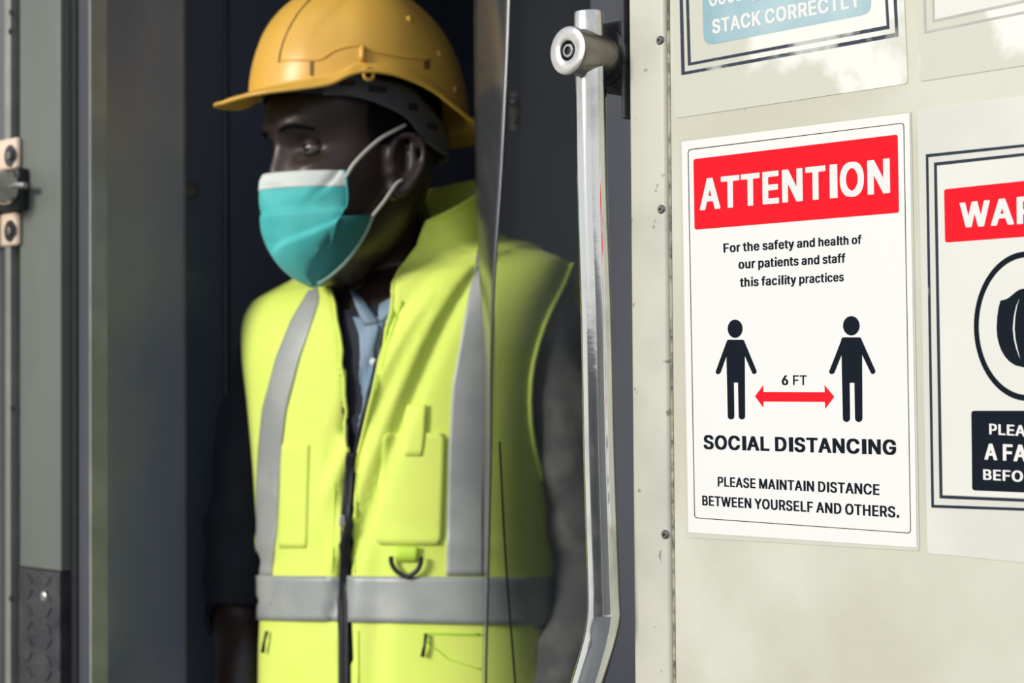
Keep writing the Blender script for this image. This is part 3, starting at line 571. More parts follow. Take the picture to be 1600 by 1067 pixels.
'Bo': [454,[168,-6,241,-7,257,-5,301,5,329,19,350,34,379,67,401,110,410,143,414,188,410,240,401,272,379,316,355,344,323,368,283,383,249,388,171,389,155,387,119,379,89,366,63,347,35,314,15,274,6,244,2,213,2,169,6,139,19,99,39,63,62,36,93,15,133,0,205,70,175,85,156,103,145,119,132,156,128,198,135,236,142,257,155,278,179,301,193,309,211,312,241,298,258,282,267,268,281,234,288,190,281,148,267,114,257,100,234,80],[18,16,17,18,15,16,19,15,18,19,14,15,20,14,19,20,13,14,21,13,20,22,13,21,22,12,13,22,44,12,44,11,12,23,44,22,23,43,44,45,11,44,23,42,43,23,41,42,46,11,45,47,11,46,23,40,41,24,40,23,47,10,11,48,10,47,24,39,40,25,39,24,48,9,10,25,38,39,49,9,48,26,38,25,26,37,38,50,9,49,50,8,9,27,37,26,27,36,37,51,8,50,51,7,8,28,36,27,28,35,36,52,7,51,52,6,7,28,34,35,53,6,52,29,34,28,29,33,34,33,6,53,29,6,33,29,5,6,30,5,29,31,5,30,31,4,5,31,3,4,32,3,31,32,2,3,0,2,32,0,1,2]],
'Bp': [463,[34,-133,127,-134,143,-131,146,-124,147,2,197,-7,263,-7,307,2,335,13,357,28,374,44,393,70,407,99,418,135,422,164,422,221,417,251,403,293,391,316,367,345,345,364,323,375,301,383,267,389,193,389,147,379,125,385,39,385,22,381,20,-124,23,-131,215,72,201,78,185,89,165,112,151,147,144,194,153,245,165,272,179,290,193,301,217,312,224,312,241,305,257,294,278,268,292,230,296,204,296,181,289,145,283,127,271,107,254,88,239,78,225,72],[25,23,24,25,22,23,28,26,27,28,25,26,25,21,22,29,25,28,29,37,25,37,38,25,38,39,25,39,40,25,40,21,25,40,41,21,41,20,21,41,19,20,41,18,19,41,42,18,42,17,18,43,17,42,44,17,43,45,17,44,45,16,17,46,16,45,46,15,16,29,36,37,47,15,46,47,14,15,48,14,47,29,35,36,49,14,48,49,13,14,29,34,35,50,13,49,50,12,13,51,12,50,29,33,34,52,12,51,52,11,12,29,32,33,53,11,52,29,31,32,54,11,53,29,4,31,4,54,31,4,11,54,4,10,11,4,9,10,4,8,9,4,7,8,29,3,4,5,7,4,5,6,7,30,3,29,30,2,3,0,2,30,0,1,2]],
'Br': [298,[34,2,127,1,141,3,145,7,146,244,151,263,161,280,171,290,199,307,209,309,257,307,273,310,276,318,276,381,273,386,261,388,179,389,145,382,125,385,39,385,25,383,21,379,20,11,23,4],[17,15,16,17,14,15,17,13,14,20,18,19,20,17,18,21,17,20,21,13,17,21,12,13,22,5,21,5,6,21,6,7,21,7,8,21,8,9,21,9,12,21,9,11,12,9,10,11,22,4,5,22,3,4,23,3,22,23,2,3,0,2,23,0,1,2]],
'Bs': [403,[140,-6,221,-6,259,0,295,11,322,27,338,42,356,70,362,89,364,118,359,147,351,166,327,193,287,213,171,243,155,252,144,264,142,280,148,293,165,307,187,315,201,311,216,301,231,282,237,270,241,268,291,266,349,277,355,283,355,297,344,323,329,345,314,360,291,373,271,381,241,387,213,389,147,389,111,383,83,373,59,360,44,348,28,327,16,297,14,266,19,240,27,221,51,193,85,175,201,145,219,136,233,120,235,108,227,92,209,78,183,68,165,74,148,84,137,95,121,122,71,124,7,110,4,95,11,72,25,48,42,29,59,17,79,7,105,0],[36,34,35,37,34,36,37,33,34,38,33,37,38,32,33,39,32,38,39,31,32,40,31,39,40,30,31,41,30,40,41,29,30,42,19,41,19,29,41,19,28,29,42,18,19,20,28,19,21,28,20,42,17,18,22,28,21,43,17,42,22,27,28,43,16,17,22,26,27,23,26,22,43,15,16,23,25,26,24,25,23,44,15,43,44,14,15,44,13,14,44,12,13,45,12,44,46,12,45,46,11,12,47,11,46,47,10,11,48,10,47,48,9,10,48,8,9,49,8,48,50,8,49,60,58,59,60,57,58,51,8,50,51,7,8,61,57,60,52,7,51,62,57,61,62,56,57,53,7,52,53,6,7,62,55,56,54,6,53,62,54,55,63,54,62,54,5,6,63,5,54,64,5,63,64,4,5,65,4,64,65,3,4,66,3,65,66,2,3,67,2,66,0,2,67,0,1,2]],
'Bt': [266,[132,-2,205,-3,239,4,244,13,244,27,231,72,215,75,175,74,165,82,158,101,158,310,163,313,217,313,233,316,236,323,236,375,233,382,219,385,159,387,158,464,155,470,139,473,51,473,35,470,32,462,31,387,-21,383,-26,375,-26,323,-23,316,-7,313,27,313,32,310,32,97,34,76,41,53,56,29,73,15,93,5],[23,21,22,23,20,21,24,20,23,24,19,20,24,18,19,25,18,24,26,18,25,26,17,18,26,16,17,27,16,26,27,15,16,28,15,27,28,14,15,29,14,28,29,13,14,30,13,29,30,12,13,31,12,30,32,11,31,11,12,31,32,10,11,33,10,32,33,9,10,33,8,9,34,8,33,34,7,8,35,7,34,7,5,6,35,5,7,35,4,5,36,4,35,37,4,36,37,3,4,38,3,37,38,2,3,0,2,38,0,1,2]],
'Bu': [448,[160,-4,223,-3,265,7,271,3,285,1,371,1,388,6,390,375,387,382,371,385,283,385,269,383,265,379,264,152,255,118,247,104,236,93,213,78,201,74,193,76,167,93,157,107,151,120,146,141,144,381,127,385,39,385,22,381,20,129,22,108,31,76,49,43,75,19,109,3],[27,25,26,27,24,25,11,9,10,11,8,9,12,8,11,12,7,8,28,24,27,28,23,24,13,7,12,13,6,7,14,6,13,28,22,23,29,22,28,29,21,22,15,6,14,30,21,29,30,20,21,16,6,15,17,6,16,30,19,20,18,6,17,31,19,30,31,18,19,31,6,18,32,6,31,33,2,32,2,6,32,33,1,2,3,6,2,3,5,6,0,1,33,4,5,3]],
'By': [428,[68,-137,131,-136,153,-132,181,-120,200,-107,211,-93,232,-59,241,-36,401,361,404,377,401,382,385,385,293,385,275,381,200,186,197,178,195,177,192,179,115,381,97,385,5,385,-9,383,-13,379,-14,367,-9,354,128,11,114,-29,98,-51,87,-58,35,-60,29,-67,16,-110,17,-126,25,-132],[21,19,20,21,18,19,13,11,12,13,10,11,22,18,21,13,9,10,22,17,18,14,9,13,23,17,22,14,8,9,24,17,23,14,7,8,25,17,24,15,7,14,25,16,17,16,7,15,25,7,16,26,7,25,27,7,26,27,6,7,28,6,27,29,6,28,29,5,6,30,5,29,31,5,30,31,4,5,31,3,4,32,3,31,32,2,3,33,2,32,0,2,33,0,1,2]],
'HA': [524,[-4,1,101,0,118,3,166,128,173,133,309,132,315,122,362,3,379,0,477,0,494,3,498,10,497,31,395,292,311,504,291,508,185,508,168,505,-19,27,-18,5,203,219,202,223,237,318,241,317,249,295,275,227,276,219],[17,15,16,17,14,15,18,14,17,18,22,14,22,13,14,18,21,22,23,13,22,24,13,23,25,13,24,25,12,13,26,12,25,18,20,21,20,12,26,18,4,20,4,5,20,5,12,20,18,3,4,6,12,5,18,2,3,7,12,6,7,11,12,19,2,18,7,10,11,0,2,19,0,1,2,8,10,7,8,9,10]],
'HC': [555,[216,-5,315,-5,353,1,391,12,421,27,452,49,473,74,493,107,508,150,508,173,505,180,501,181,393,183,375,180,357,141,332,113,299,94,267,84,229,97,199,116,177,139,160,165,151,186,140,236,140,272,144,298,153,328,165,352,182,376,202,395,219,407,243,418,265,424,281,422,309,410,330,397,355,371,367,348,374,330,379,327,487,325,503,327,508,337,508,358,503,374,495,397,481,423,460,451,445,465,419,483,393,496,357,507,319,513,233,515,187,509,143,496,101,474,72,449,47,417,31,389,15,346,8,317,4,281,4,227,11,178,33,115,61,71,99,36,131,17,159,6],[54,52,53,54,51,52,55,51,54,55,50,51,56,50,55,56,49,50,56,48,49,57,48,56,57,47,48,57,46,47,58,32,57,32,46,57,58,31,32,33,46,32,33,45,46,34,45,33,58,30,31,59,30,58,35,45,34,59,29,30,36,45,35,36,44,45,59,28,29,60,28,59,60,27,28,36,43,44,37,43,36,37,42,43,60,26,27,38,42,37,61,26,60,38,41,42,39,41,38,61,25,26,39,40,41,62,25,61,62,24,25,63,24,62,63,23,24,63,22,23,64,22,63,64,21,22,13,11,12,13,10,11,14,10,13,14,9,10,65,21,64,14,8,9,65,20,21,14,7,8,15,7,14,65,19,20,65,18,19,66,18,65,16,7,15,16,6,7,66,17,18,17,6,16,66,6,17,66,5,6,67,5,66,67,4,5,68,4,67,68,3,4,69,3,68,69,2,3,0,2,69,0,1,2]],
'HD': [547,[40,1,259,0,319,8,355,17,385,30,423,56,443,77,470,117,487,163,496,208,498,279,492,328,479,371,461,408,445,431,424,453,395,474,369,487,343,496,291,506,273,508,45,508,27,505,24,496,24,12,28,3,163,88,160,92,160,419,165,422,215,422,251,416,287,401,314,380,335,356,348,333,360,290,362,233,357,206,348,176,335,154,316,130,283,107,263,98,225,88],[22,20,21,22,19,20,22,18,19,23,18,22,23,17,18,24,28,23,28,29,23,29,17,23,29,16,17,29,15,16,29,14,15,29,30,14,30,13,14,31,13,30,24,27,28,32,13,31,32,12,13,33,12,32,34,12,33,34,11,12,35,11,34,36,11,35,36,10,11,37,10,36,37,9,10,38,9,37,38,8,9,39,8,38,40,8,39,40,7,8,41,7,40,42,7,41,42,6,7,43,6,42,44,6,43,24,26,27,24,44,26,24,6,44,24,5,6,24,4,5,24,3,4,24,2,3,25,2,24,25,1,2,0,1,25]],
'HE': [463,[40,1,391,0,407,2,411,8,412,76,407,86,391,88,165,88,160,92,162,212,371,213,387,215,392,225,392,289,389,297,371,301,161,302,162,421,387,422,403,424,408,434,408,496,405,505,387,508,45,508,29,506,25,500,24,12,28,3],[25,23,24,25,22,23,26,22,25,26,21,22,27,17,26,17,21,26,17,20,21,17,19,20,17,18,19,27,16,17,27,9,16,9,15,16,9,14,15,9,13,14,9,12,13,9,11,12,9,10,11,27,8,9,27,7,8,27,6,7,27,5,6,27,4,5,27,3,4,28,3,27,28,2,3,0,2,28,0,1,2]],
'HF': [455,[40,1,139,0,155,2,158,5,160,12,162,206,361,207,377,210,380,212,382,219,382,281,377,291,361,293,165,293,160,296,161,420,291,422,385,422,402,425,406,434,406,496,401,506,385,508,45,508,29,506,26,503,24,496,24,12,28,3],[24,22,23,24,21,22,25,21,24,25,20,21,26,20,25,27,15,26,15,20,26,15,19,20,15,18,19,15,16,18,16,17,18,27,14,15,27,13,14,27,5,13,5,12,13,5,11,12,5,10,11,5,9,10,5,8,9,5,7,8,5,6,7,27,4,5,28,4,27,28,3,4,28,2,3,0,2,28,0,1,2]],
'HG': [565,[218,-5,315,-6,345,-2,389,10,421,25,445,41,463,58,487,91,507,139,514,178,514,261,509,270,493,273,267,273,251,270,246,261,246,199,249,190,267,187,373,186,376,182,371,165,357,139,337,116,317,101,287,88,269,84,241,92,221,101,197,118,169,150,151,186,140,236,140,274,149,317,158,341,171,361,182,376,204,397,232,414,267,424,285,420,307,410,332,393,349,375,377,327,393,325,489,325,506,328,510,337,508,363,497,393,485,417,466,444,451,459,421,481,391,496,355,507,297,515,233,515,185,509,155,502,121,487,93,469,63,440,45,416,29,386,15,346,8,318,4,281,4,227,10,180,21,143,43,96,68,63,89,43,123,21,153,8,183,0],[60,58,59,60,57,58,61,57,60,61,56,57,62,56,61,62,55,56,63,55,62,63,54,55,64,54,63,64,53,54,64,52,53,65,40,64,40,52,64,65,39,40,41,52,40,42,52,41,42,51,52,66,39,65,66,38,39,43,51,42,66,37,38,44,51,43,44,50,51,67,37,66,67,36,37,45,50,44,45,49,50,67,35,36,68,35,67,68,34,35,45,48,49,45,47,48,46,47,45,69,34,68,69,33,34,70,33,69,70,32,33,14,12,13,14,11,12,15,11,14,15,10,11,16,10,15,16,9,10,70,31,32,71,31,70,17,19,16,19,9,16,18,19,17,20,9,19,71,30,31,21,9,20,72,30,71,21,8,9,22,8,21,72,29,30,73,29,72,23,8,22,23,7,8,73,28,29,24,7,23,73,27,28,25,7,24,74,27,73,74,26,27,25,6,7,26,6,25,74,6,26,75,6,74,75,5,6,76,5,75,76,4,5,76,3,4,77,3,76,77,2,3,78,2,77,0,2,78,0,1,2]],
'HK': [511,[40,1,139,0,157,3,160,12,160,158,193,191,339,3,357,0,463,0,481,3,484,23,479,36,291,283,313,308,402,397,478,473,482,483,482,496,477,506,461,508,347,508,329,505,163,339,160,343,160,496,157,505,139,508,45,508,27,505,24,496,24,12,28,3],[28,26,27,28,25,26,21,19,20,21,18,19,21,17,18,22,17,21,29,25,28,29,24,25,30,24,29,30,23,24,22,16,17,22,15,16,22,14,15,22,13,14,30,22,23,30,4,22,4,5,22,5,13,22,5,12,13,5,11,12,6,11,5,30,3,4,6,10,11,6,9,10,31,3,30,31,2,3,31,1,2,6,8,9,0,1,31,7,8,6]],
'HL': [438,[40,1,377,0,393,2,397,7,398,76,393,86,377,88,161,89,160,300,160,496,157,505,139,508,45,508,29,506,25,501,24,12,28,3],[13,11,12,13,10,11,14,10,13,14,9,10,15,9,14,15,8,9,15,7,8,15,6,7,15,5,6,15,4,5,15,3,4,16,3,15,16,2,3,0,2,16,0,1,2]],
'HM': [673,[40,1,137,0,153,2,156,5,158,12,159,214,163,210,253,3,271,0,357,0,375,3,461,205,467,213,468,12,470,5,473,2,489,0,583,0,600,3,604,12,604,402,604,496,600,505,583,508,461,508,443,505,315,202,309,212,187,504,167,508,45,508,28,505,24,496,24,12,28,3],[31,29,30,31,28,29,25,23,24,25,22,23,32,28,31,26,22,25,26,21,22,32,27,28,33,5,32,5,27,32,26,20,21,26,12,20,12,19,20,33,4,5,6,27,5,26,11,12,13,19,12,6,26,27,7,26,6,26,10,11,7,10,26,34,4,33,34,3,4,14,19,13,14,18,19,34,2,3,15,18,14,7,9,10,0,2,34,15,17,18,8,9,7,0,1,2,16,17,15]],
'HN': [568,[40,1,139,0,155,2,158,5,160,12,161,279,165,277,353,3,371,0,479,0,497,3,500,12,500,496,496,505,485,507,383,508,367,506,364,503,362,496,361,230,357,232,349,244,171,505,153,508,45,508,27,505,24,496,24,12,28,3],[25,23,24,25,22,23,16,14,15,16,13,14,17,13,16,17,12,13,25,21,22,26,21,25,18,12,17,27,5,26,5,21,26,19,12,18,19,11,12,27,4,5,6,21,5,7,21,6,7,20,21,7,19,20,7,11,19,28,4,27,28,3,4,7,10,11,28,2,3,7,9,10,0,2,28,8,9,7,0,1,2]],
'HO': [578,[216,-5,313,-6,329,-4,375,6,417,25,454,51,485,89,507,130,524,184,528,212,528,296,526,313,511,369,489,414,460,451,447,463,415,485,371,504,315,514,235,515,201,512,157,502,119,485,85,461,51,423,27,380,10,328,4,281,6,205,17,156,29,124,45,94,78,53,117,25,139,13,165,4,265,85,245,90,216,104,188,126,169,150,151,186,145,208,140,238,140,270,146,307,153,328,165,352,183,377,203,396,219,407,243,418,269,424,299,414,330,397,350,378,365,358,375,341,387,307,394,266,394,242,388,203,379,176,361,145,349,129,335,116,313,101,289,90],[20,18,19,20,17,18,21,17,20,21,16,17,22,16,21,23,16,22,23,15,16,23,14,15,24,14,23,24,52,14,52,13,14,24,51,52,53,13,52,25,51,24,25,50,51,54,13,53,54,12,13,25,49,50,55,12,54,25,48,49,26,48,25,56,12,55,26,47,48,56,11,12,57,11,56,26,46,47,58,11,57,27,46,26,27,45,46,58,10,11,27,44,45,59,10,58,59,9,10,28,44,27,28,43,44,60,9,59,61,9,60,28,42,43,61,8,9,28,41,42,29,41,28,62,8,61,29,40,41,62,7,8,63,7,62,30,40,29,30,39,40,64,7,63,64,6,7,65,6,64,30,38,39,31,38,30,66,6,65,31,37,38,67,6,66,32,37,31,32,36,37,36,6,67,36,5,6,32,5,36,33,5,32,33,4,5,34,4,33,34,3,4,35,3,34,35,2,3,0,2,35,0,1,2]],
'HR': [494,[40,1,139,0,157,3,160,12,160,180,165,185,209,185,215,182,319,3,337,0,443,0,460,3,464,12,461,33,364,201,366,205,404,229,428,261,439,290,446,328,446,361,441,393,429,427,417,447,396,470,373,485,341,498,283,508,45,508,28,505,24,496,24,12,28,3,163,273,160,277,161,420,231,422,255,416,282,401,300,380,308,356,307,333,294,303,271,284,239,273],[29,27,28,29,26,27,30,26,29,30,25,26,31,35,30,35,25,30,35,24,25,35,23,24,35,22,23,35,36,22,36,21,22,37,21,36,31,34,35,38,21,37,39,21,38,39,20,21,40,20,39,40,19,20,41,19,40,42,19,41,42,18,19,43,18,42,43,17,18,44,17,43,31,33,34,33,17,44,31,4,33,4,5,33,5,17,33,5,16,17,5,15,16,5,14,15,5,6,14,6,7,14,7,13,14,8,13,7,31,3,4,8,12,13,32,3,31,32,2,3,8,11,12,32,1,2,0,1,32,9,11,8,9,10,11]],
'HS': [491,[170,-7,275,-7,315,-1,357,12,395,34,417,56,433,85,444,120,444,169,439,191,425,221,405,245,375,265,331,283,241,307,195,323,171,338,159,350,153,361,152,371,156,382,173,403,201,420,225,426,245,422,274,406,288,393,295,382,305,356,323,353,415,353,433,356,436,365,433,404,417,442,396,468,359,493,331,504,295,512,261,515,197,515,159,512,117,502,87,489,65,474,46,457,37,444,27,425,16,388,16,345,21,322,37,289,55,269,79,253,115,236,255,196,289,177,301,166,307,154,305,134,299,122,286,107,257,90,223,80,191,90,167,105,151,122,143,139,139,154,135,158,119,161,23,161,5,157,2,150,2,132,9,100,18,76,39,47,63,27,99,8,133,-1],[41,39,40,41,38,39,42,38,41,42,37,38,42,36,37,43,36,42,43,35,36,44,35,43,45,35,44,45,34,35,46,34,45,47,34,46,47,23,34,23,33,34,47,22,23,24,33,23,48,22,47,25,33,24,48,21,22,26,33,25,26,32,33,48,20,21,27,32,26,49,20,48,28,32,27,49,19,20,49,18,19,28,31,32,49,17,18,28,30,31,29,30,28,49,16,17,50,16,49,50,15,16,50,14,15,51,14,50,51,13,14,52,13,51,52,12,13,53,12,52,53,11,12,54,11,53,54,10,11,55,10,54,55,9,10,56,9,55,56,8,9,57,8,56,57,7,8,58,7,57,72,70,71,72,69,70,72,68,69,73,68,72,73,67,68,59,7,58,74,67,73,74,66,67,60,7,59,75,66,74,75,65,66,61,7,60,61,6,7,62,6,61,75,64,65,76,64,75,76,63,64,63,6,62,63,5,6,76,5,63,77,5,76,77,4,5,78,4,77,78,3,4,79,3,78,79,2,3,80,2,79,0,2,80,0,1,2]],
'HT': [493,[172,1,271,0,287,2,291,8,293,420,431,422,448,425,452,432,452,496,447,506,431,508,277,508,17,508,0,505,-4,498,-4,434,0,425,17,422,151,422,156,419,156,12,160,3],[13,11,12,13,10,11,13,9,10,13,8,9,14,8,13,15,8,14,15,7,8,16,7,15,16,6,7,17,6,16,17,5,6,18,5,17,19,5,18,19,4,5,19,3,4,20,3,19,21,3,20,21,2,3,0,2,21,0,1,2]],
'HW': [731,[134,1,245,0,265,4,335,244,343,265,421,4,441,0,545,0,563,3,567,10,705,481,706,498,702,505,685,508,587,508,569,505,505,274,495,239,491,235,489,240,417,496,413,505,395,508,291,508,272,503,197,242,193,235,117,504,97,508,1,508,-16,505,-20,498,-19,481,115,21,121,3],[30,28,29,30,27,28,24,22,23,24,21,22,15,13,14,15,12,13,31,27,30,24,20,21,15,11,12,16,11,15,31,26,27,25,20,24,32,26,31,16,10,11,25,4,20,4,19,20,33,26,32,16,9,10,17,9,16,25,3,4,5,19,4,25,2,3,26,2,25,5,18,19,18,9,17,5,9,18,33,2,26,34,2,33,5,8,9,34,1,2,6,8,5,0,1,34,6,7,8]],
'HY': [516,[184,1,283,0,299,2,302,5,304,12,305,201,483,468,490,483,489,500,487,505,483,506,365,508,347,505,257,370,239,342,235,341,125,505,107,508,3,508,-14,505,-18,498,-18,481,-15,473,167,199,168,12,172,3],[19,17,18,19,16,17,12,10,11,12,9,10,19,15,16,13,9,12,20,15,19,13,8,9,13,7,8,21,15,20,13,6,7,22,15,21,23,15,22,13,5,6,14,5,13,15,5,14,23,5,15,23,4,5,24,4,23,25,4,24,25,3,4,25,2,3,0,2,25,0,1,2]],
'M6': [470,[192,-6,257,-7,293,2,323,15,345,30,365,50,385,80,397,111,402,134,400,199,387,237,370,265,345,288,327,300,305,310,275,318,217,320,213,323,319,475,334,496,333,504,327,508,249,509,237,503,103,311,72,259,57,218,50,185,50,138,59,101,75,68,98,39,127,17,155,4,225,62,211,64,189,72,174,82,157,101,147,121,141,142,140,175,147,200,155,216,176,239,189,248,205,253,229,256,241,255,263,248,275,240,290,226,305,200,314,158,307,125,289,93,276,80,259,70],[23,21,22,23,20,21,23,19,20,24,19,23,24,18,19,24,17,18,24,16,17,24,15,16,24,14,15,25,14,24,25,13,14,25,12,13,25,11,12,25,47,11,47,48,11,48,10,11,26,46,25,46,47,25,49,10,48,26,45,46,26,44,45,50,10,49,51,10,50,26,43,44,51,9,10,52,9,51,27,43,26,27,42,43,27,41,42,53,9,52,53,8,9,28,41,27,28,40,41,54,8,53,28,39,40,29,39,28,54,7,8,55,7,54,29,38,39,55,6,7,30,38,29,30,37,38,56,6,55,30,36,37,57,6,56,57,5,6,30,35,36,34,5,57,31,35,30,31,34,35,31,5,34,31,4,5,32,4,31,32,3,4,33,3,32,33,2,3,0,2,33,0,1,2]],
'MF': [427,[52,0,127,-1,137,4,140,214,349,215,359,220,360,276,359,280,353,285,139,287,139,437,239,439,379,440,384,448,384,500,383,504,377,508,57,509,47,504,46,8],[18,16,17,18,15,16,18,14,15,19,10,18,10,14,18,10,13,14,10,11,13,11,12,13,19,9,10,19,3,9,3,8,9,3,7,8,3,6,7,3,5,6,3,4,5,19,2,3,0,2,19,0,1,2]],
'MT': [466,[184,0,259,-1,267,2,270,6,271,437,419,439,427,441,430,446,430,502,423,508,265,509,29,509,21,506,18,502,18,446,25,440,173,439,178,436,178,8],[12,10,11,12,9,10,12,8,9,13,8,12,14,8,13,14,7,8,15,7,14,15,6,7,15,5,6,16,5,15,17,4,16,4,5,16,17,3,4,18,3,17,0,3,18,0,2,3,0,1,2]],
}

# ------------------------------------------------------------------ lettering and flat print on the side plane
def homog(src, dst):
    A = []
    B = []
    for (x, y), (X, Y) in zip(src, dst):
        A.append([x, y, 1, 0, 0, 0, -x * X, -y * X]); B.append(X)
        A.append([0, 0, 0, x, y, 1, -x * Y, -y * Y]); B.append(Y)
    h = np.linalg.solve(np.array(A, float), np.array(B, float))
    def f(x, y):
        w = h[6] * x + h[7] * y + 1
        return ((h[0] * x + h[1] * y + h[2]) / w, (h[3] * x + h[4] * y + h[5]) / w)
    return f
CAP = 508
def glyph(wt, ch):
    if ch == 'i':
        wd = {'B': 132, 'H': 160, 'M': 90}[wt]
        return wd + 84, [(42, 0), (42 + wd, 0), (42 + wd, 375), (42, 375), (42, 432), (42 + wd, 432), (42 + wd, 530), (42, 530)], [(0, 1, 2), (0, 2, 3), (4, 5, 6), (4, 6, 7)]
    if ch in 'Il|':
        wd = {'B': 145, 'H': 172, 'M': 95}[wt]
        h = CAP if ch != 'l' else 530
        return wd + 96, [(48, 0), (48 + wd, 0), (48 + wd, h), (48, h)], [(0, 1, 2), (0, 2, 3)]
    if ch == ' ':
        return 170, [], []
    if ch == '.':
        return 200, [(35, 0), (165, 0), (165, 130), (35, 130)], [(0, 1, 2), (0, 2, 3)]
    if ch == ',':
        return 200, [(35, 0), (165, 0), (165, 130), (35, 130), (40, -110), (110, -80)], [(0, 1, 2), (0, 2, 3), (0, 4, 5), (0, 5, 1)]
    adv, v, f = GL[wt + ch]
    return adv, [(v[i], v[i + 1]) for i in range(0, len(v), 2)], [tuple(f[i:i + 3]) for i in range(0, len(f), 3)]
def text(s, quad, name, parent, off, m, wt='B', fit=None, track=0, top=None, mixed=None):
    """quad: pixels TL, TR, BR, BL of the cap box of `fit` (default the whole string)"""
    fit = fit or s
    vs, fs = [], []
    x = 0
    x0 = None
    xe = 0
    for i, ch in enumerate(s):
        w = wt
        if mixed:
            w = mixed[i]
        adv, v, f = glyph(w, ch)
        if v:
            mn = min(p[0] for p in v)
            mx_ = max(p[0] for p in v)
            if x0 is None:
                x0 = x + mn
            if i < len(fit):
                xe = x + mx_
            b = len(vs)
            vs += [(x + p[0], p[1]) for p in v]
            fs += [tuple(b + q for q in t) for t in f]
        x += adv + track
    H = homog([(x0, CAP), (xe, CAP), (xe, 0), (x0, 0)], quad)
    pts = []
    for (a, b) in vs:
        px, py = H(a, b)
        pts.append(onw(px, py, off))
    return link(name, mesh(pts, fs), m, parent)
def flat(px_pts, name, parent, off, m, thick=0.0):
    """flat printed shape: polygon given by its corners as seen, laid on the plane"""
    bm = bmesh.new()
    vs = [bm.verts.new(onw(x, y, off)) for x, y in px_pts]
    f = bm.faces.new(vs)
    if f.normal.length == 0:
        f.normal_update()
    f.normal_update()
    if f.normal.dot(NW) < 0:
        f.normal_flip()
    if thick:
        r = bmesh.ops.extrude_face_region(bm, geom=[f])
        ev = [g for g in r['geom'] if isinstance(g, bmesh.types.BMVert)]
        bmesh.ops.translate(bm, verts=ev, vec=-NW * thick)
        bmesh.ops.recalc_face_normals(bm, faces=bm.faces)
    else:
        bmesh.ops.triangulate(bm, faces=bm.faces)
    me = bpy.data.meshes.new('mesh')
    bm.to_mesh(me)
    bm.free()
    return link(name, me, m, parent)
def rquad(q, r, n=5):
    """rounded quad: q = TL,TR,BR,BL pixels; r pixels (or 4 radii)"""
    rs = r if isinstance(r, (list, tuple)) else [r] * 4
    out = []
    for i in range(4):
        p = Vector(q[i]); a = Vector(q[i - 1]); b = Vector(q[(i + 1) % 4])
        if rs[i] <= 0:
            out.append((p.x, p.y)); continue
        da = (a - p).normalized() * rs[i]
        db = (b - p).normalized() * rs[i]
        for k in range(n + 1):
            t = k / n
            e = p + da * (1 - t) ** 2 + db * t ** 2
            out.append((e.x, e.y))
    return out
def frame(qo, qi, ro, ri, name, parent, off, m):
    a = rquad(qo, max(ro, .01)); b = rquad(qi, max(ri, .01))
    n = len(a)
    vs = [onw(x, y, off) for x, y in a] + [onw(x, y, off) for x, y in b]
    fs = [(i, (i + 1) % n, n + (i + 1) % n, n + i) for i in range(n)]
    me = mesh(vs, fs)
    return link(name, me, m, parent)
def inset(q, w, wy=None):
    wy = w if wy is None else wy
    c = [(q[0][0] + w, q[0][1] + wy), (q[1][0] - w, q[1][1] + wy), (q[2][0] - w, q[2][1] - wy), (q[3][0] + w, q[3][1] - wy)]
    return c
E0 = 0.0004
# --- social distancing sign
c = onw(1250, 520, 0)
sg = tag(empty('attention_sign', c), 'white sign headed ATTENTION in red with two standing figures, keep-distance notice', 'sign', None)
flat(rquad([(1062.5, 217), (1423.5, 173.5), (1436.5, 861), (1071.5, 839.5)], 5), 'laminate', sg, 0.0005, M_LAM2, 0.0005)
flat([(1065, 221.5), (1421, 176.5), (1432.5, 855.5), (1075.5, 831.5)], 'sign_sheet', sg, 0.0009, M_WHITE, 0.0004)
o = 0.00105
frame([(1074.5, 233.5), (1412.5, 191.5), (1423.3, 833.5), (1084.7, 809.5)], inset([(1074.5, 233.5), (1412.5, 191.5), (1423.3, 833.5), (1084.7, 809.5)], 1.1, 1.2), 6, 5, 'thin_border', sg, o, M_INK)
flat(rquad([(1083.3, 248.7), (1402.5, 210), (1404.6, 332.2), (1085.2, 359)], 4), 'red_banner', sg, o, M_RED)
text('ATTENTION', [(1093, 279.8), (1390, 247), (1391, 301.3), (1093.6, 328.8)], 'heading', sg, o + .00015, M_PRINTW, 'H')
text('For the safety and health of', [(1130, 380.4), (1346, 367), (1346, 380.8), (1130.6, 394.8)], 'lettering', sg, o, M_INK)
text('our patients and staff', [(1153.6, 405.7), (1320.8, 396), (1320.8, 410.2), (1153.8, 420.2)], 'lettering', sg, o, M_INK)
text('this facility practices', [(1156, 434), (1318.3, 425.5), (1318.3, 439.3), (1156, 448.4)], 'lettering', sg, o, M_INK)
text('6 FT', [(1221.2, 586.3), (1260.2, 586.3), (1260.4, 601.6), (1221.4, 601.6)], 'lettering', sg, o, M_INK, 'B', mixed='BMMM')
text('SOCIAL DISTANCING', [(1099, 679.6), (1400, 687), (1400.4, 710.8), (1099.4, 701.6)], 'heading', sg, o, M_INK, 'H')
text('PLEASE MAINTAIN DISTANCE', [(1121.3, 744.6), (1374, 756.4), (1374.2, 773.6), (1121.4, 759.8)], 'lettering', sg, o, M_INK, 'B')
text('BETWEEN YOURSELF AND OTHERS.', [(1097, 774), (1404.5, 791.4), (1404.7, 809), (1097.3, 789.4)], 'lettering', sg, o, M_INK, 'B')
def cp(p):
    return (1090 + p[0] / 5.161, 480 + p[1] / 5.161)
def arc(cx, cy, rx, ry, a0, a1, n=8):
    return [(cx + rx * math.cos(math.radians(a0 + (a1 - a0) * k / n)), cy + ry * math.sin(math.radians(a0 + (a1 - a0) * k / n))) for k in range(n + 1)]
